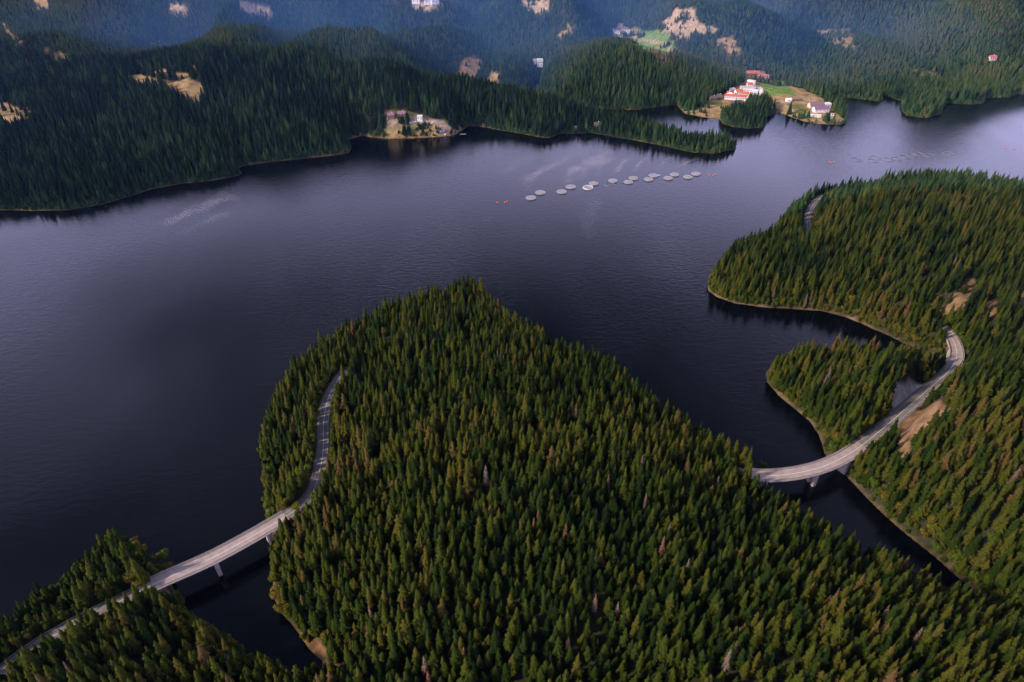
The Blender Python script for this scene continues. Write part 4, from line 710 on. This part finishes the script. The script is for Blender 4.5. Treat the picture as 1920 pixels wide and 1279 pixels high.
hgt = np.where(edge, rng.uniform(2.5, 9, n), hgt)
wid = (.78 + .42 * rng.random(n)) * (.5 + .5 * hgt / 19) * 1.18
tint = np.clip(.40 + .16 * edge - .34 * sstep(740, 800, PY) * (1 - sstep(1230, 1290, PY)) * (PX < 230) + sstep(1280, 1400, PY) * (.1 + .75 * fbm(PX / 190 + 70, PY / 190, 3)) + .28 * stand + rng.normal(0, .20, n) + .22 * fbm(PX / 25, PY / 25 + 40, 2) + (rng.random(n) < .03) * .35, 0, 1)  # west-hill trees darkened: cloud shadow put into their tint
rot = rng.uniform(0, 6.283, n); lean = rng.normal(0, .03, (n, 2))
near = PY < 760
var = np.where(near, rng.integers(0, 5, n), 5 + rng.integers(0, 3, n))
fz = sstep(1270, 1450, PY); bush = edge & (rng.random(n) < .6) & near; wid = np.where(near, wid, wid * (1 - .20 * fz)); hgt = np.where(near, hgt, hgt * (1 - .42 * fz))
var = np.where(bush, 8, var); wid = np.where(bush, .35 + .4 * rng.random(n), wid); hgt = np.where(bush, wid * 12 * (.8 + .4 * rng.random(n)), hgt); tint = np.where(bush, np.clip(rng.normal(.5, .25, n), 0, 1), tint)
hgt = hgt * hfac; wid = wid * (.45 + .55 * hfac)
# the 300 spruces that show largest become things of their own
u_, v_, dep = proj(PX, PY, PZ + hgt * .8)
vis = near & ~bush & (u_ > 12) & (u_ < 1908) & (v_ > 5) & (v_ < 1262)
score = hgt * np.sqrt(wid) / dep; score[~vis] = 0
idx = np.argsort(-score)[:300]
def zone(u, v):
    if u < 330: return 'on the lower-left point below the road'
    if u < 560: return 'on the lower-left point beside the narrow inlet'
    if u < 760: return 'near the eroded bank of the narrow inlet'
    if u < 960: return 'in the lowest rows, just left of centre'
    if u < 1180: return 'in the lowest rows, just right of centre'
    if u < 1450: return 'in the lowest rows, between centre and right'
    if u < 1700: return 'in the lowest rows, towards the right'
    return 'at the bottom right corner of the wood'
for i in idx:
    tw = 'dark green' if tint[i] < .32 else ('mid green' if tint[i] < .5 else ('olive' if tint[i] < .72 else 'brownish olive')); hw = 'tall' if hgt[i] > 21.5 else ('medium' if hgt[i] > 18 else 'small'); sw = 'slender' if wid[i] < .97 else 'broad'
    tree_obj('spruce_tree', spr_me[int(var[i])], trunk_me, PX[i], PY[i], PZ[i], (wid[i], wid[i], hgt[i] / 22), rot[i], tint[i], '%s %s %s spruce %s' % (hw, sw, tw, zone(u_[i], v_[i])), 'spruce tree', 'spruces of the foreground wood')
rest = np.ones(n, bool); rest[idx] = False
print('trees', n, 'rest', rest.sum())
# one object: loose points (one per tree) plus the tree shapes, placed by geometry nodes
V = []; F = []; PR = []; MI = []
def add_proto(k, v, f, mi):
    o_ = len(V); V.extend(v); F.extend([tuple(i + o_ for i in q_) for q_ in f]); PR.extend([k] * len(v)); MI.extend(mi)
for k, s in enumerate(SPR): add_proto(k, list(s[0]), list(s[1]), [0] * len(s[1])); add_proto(k, list(TRK[0]), list(TRK[1]), [1] * len(TRK[1]))
for k, s in enumerate(FAR): add_proto(5 + k, s[0], s[1], [2] * s[2] + [1] * (len(s[1]) - s[2]))
add_proto(8, BR[0][0], BR[0][1], [3] * len(BR[0][1])); nv = len(V); m_ = rest; npt = int(m_.sum())
V.extend(zip(PX[m_].tolist(), PY[m_].tolist(), PZ[m_].tolist()))
me = bpy.data.meshes.new('forest'); me.from_pydata(V, [], F)
for mm_ in (sprm, bark, farm, brdm): me.materials.append(mm_)
me.polygons.foreach_set('material_index', MI)
def att(name, typ, arr, dim=None):
    a = me.attributes.new(name, typ, 'POINT'); a.data.foreach_set('vector' if dim else 'value', arr.astype(np.float32).ravel())
pad = lambda a: np.concatenate([np.zeros((nv,) + a.shape[1:]), a[m_]])
pr = np.concatenate([np.array(PR, float), np.full(npt, -1.0)]); att('proto', 'FLOAT', pr)
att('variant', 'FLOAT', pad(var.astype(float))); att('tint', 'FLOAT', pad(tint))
att('turn', 'FLOAT_VECTOR', pad(np.stack([lean[:, 0], lean[:, 1], rot], 1)), 3); hs = np.where(var < 5, hgt / 22, np.where(var == 8, hgt / 12, hgt / 21)); att('size', 'FLOAT_VECTOR', pad(np.stack([wid, wid, hs], 1)), 3)
fo = bpy.data.objects.new('forest', me); COL.objects.link(fo); tag(fo, 'dense spruce forest with leafy shore bushes, covering the points and hills around the lake', 'forest', kind='stuff')
ng = bpy.data.node_groups.new('plant_trees', 'GeometryNodeTree'); ng.interface.new_socket('Geometry', in_out='INPUT', socket_type='NodeSocketGeometry'); ng.interface.new_socket('Geometry', in_out='OUTPUT', socket_type='NodeSocketGeometry')
gi = N(ng, 'NodeGroupInput'); go = N(ng, 'NodeGroupOutput'); jn = N(ng, 'GeometryNodeJoinGeometry')
def named(nm, dt='FLOAT'): a = N(ng, 'GeometryNodeInputNamedAttribute', data_type=dt); a.inputs[0].default_value = nm; return a.outputs['Attribute']
def cmp_eq(nm, k):
    c = N(ng, 'FunctionNodeCompare', data_type='FLOAT', operation='EQUAL'); ng.links.new(named(nm), c.inputs[0]); c.inputs[1].default_value = k; c.inputs['Epsilon'].default_value = .3; return c.outputs[0]
sp_ = N(ng, 'GeometryNodeSeparateGeometry', domain='POINT'); ng.links.new(gi.outputs[0], sp_.inputs[0]); ng.links.new(cmp_eq('proto', -1), sp_.inputs[1])
for k in range(9):
    s_ = N(ng, 'GeometryNodeSeparateGeometry', domain='POINT'); ng.links.new(gi.outputs[0], s_.inputs[0]); ng.links.new(cmp_eq('proto', k), s_.inputs[1])
    ip = N(ng, 'GeometryNodeInstanceOnPoints'); ng.links.new(sp_.outputs[0], ip.inputs['Points']); ng.links.new(s_.outputs[0], ip.inputs['Instance']); ng.links.new(cmp_eq('variant', k), ip.inputs['Selection'])
    ng.links.new(named('turn', 'FLOAT_VECTOR'), ip.inputs['Rotation']); ng.links.new(named('size', 'FLOAT_VECTOR'), ip.inputs['Scale']); ng.links.new(ip.outputs[0], jn.inputs[0])
ng.links.new(jn.outputs[0], go.inputs[0]); md = fo.modifiers.new('plant_trees', 'NODES'); md.node_group = ng

# ---------------------------------------------------------------- haze: the air between the viewer and the far hills
hm = bpy.data.materials.new('haze'); hm.use_nodes = True; t = hm.node_tree; t.nodes.clear(); o_ = N(t, 'ShaderNodeOutputMaterial'); pv = N(t, 'ShaderNodeVolumePrincipled')
pv.inputs['Color'].default_value = (.25, .45, .98, 1); pv.inputs['Density'].default_value = 0.00003; pv.inputs['Anisotropy'].default_value = 0.8
t.links.new(pv.outputs[0], o_.inputs['Volume'])
vm = bpy.data.materials.new('valley_mist'); vm.use_nodes = True; t = vm.node_tree; t.nodes.clear(); o2 = N(t, 'ShaderNodeOutputMaterial'); p2 = N(t, 'ShaderNodeVolumePrincipled')
p2.inputs['Color'].default_value = (.17, .43, .99, 1); p2.inputs['Density'].default_value = 0.00095; p2.inputs['Anisotropy'].default_value = 0.0; t.links.new(p2.outputs[0], o2.inputs['Volume'])
for (cx_, cy_, ax, ay, az) in ((0, 2620, 2500, 1330, 240), (-380, 2250, 560, 520, 190)):
    mv = MB(); vs = []; n_ = 24
    for i in range(11):
        ph = math.pi * i / 10 - math.pi / 2
        for k in range(n_): vs.append((ax * math.cos(ph) * math.cos(6.28318 * k / n_), ay * math.cos(ph) * math.sin(6.28318 * k / n_), az * math.sin(ph)))
    o3 = mv.add(vs, [(i * n_ + k, i * n_ + (k + 1) % n_, (i + 1) * n_ + (k + 1) % n_, (i + 1) * n_ + k) for i in range(10) for k in range(n_)]).build('valley_mist', vm); o3.location = (cx_, cy_, 20); tag(o3, 'pale blue mist lying in the farthest valleys' if ax < 1000 else 'thin blue air over all the far hills', 'mist', kind='stuff')
top = max(CAM_H + 20, float(HT.max()) + 40); hz = MB().box((0, 2200, (top - 11) / 2), (9600, 5200, top + 11)).build('haze', hm); tag(hz, 'thin blue haze hanging over the lake and hills', 'haze', kind='stuff')
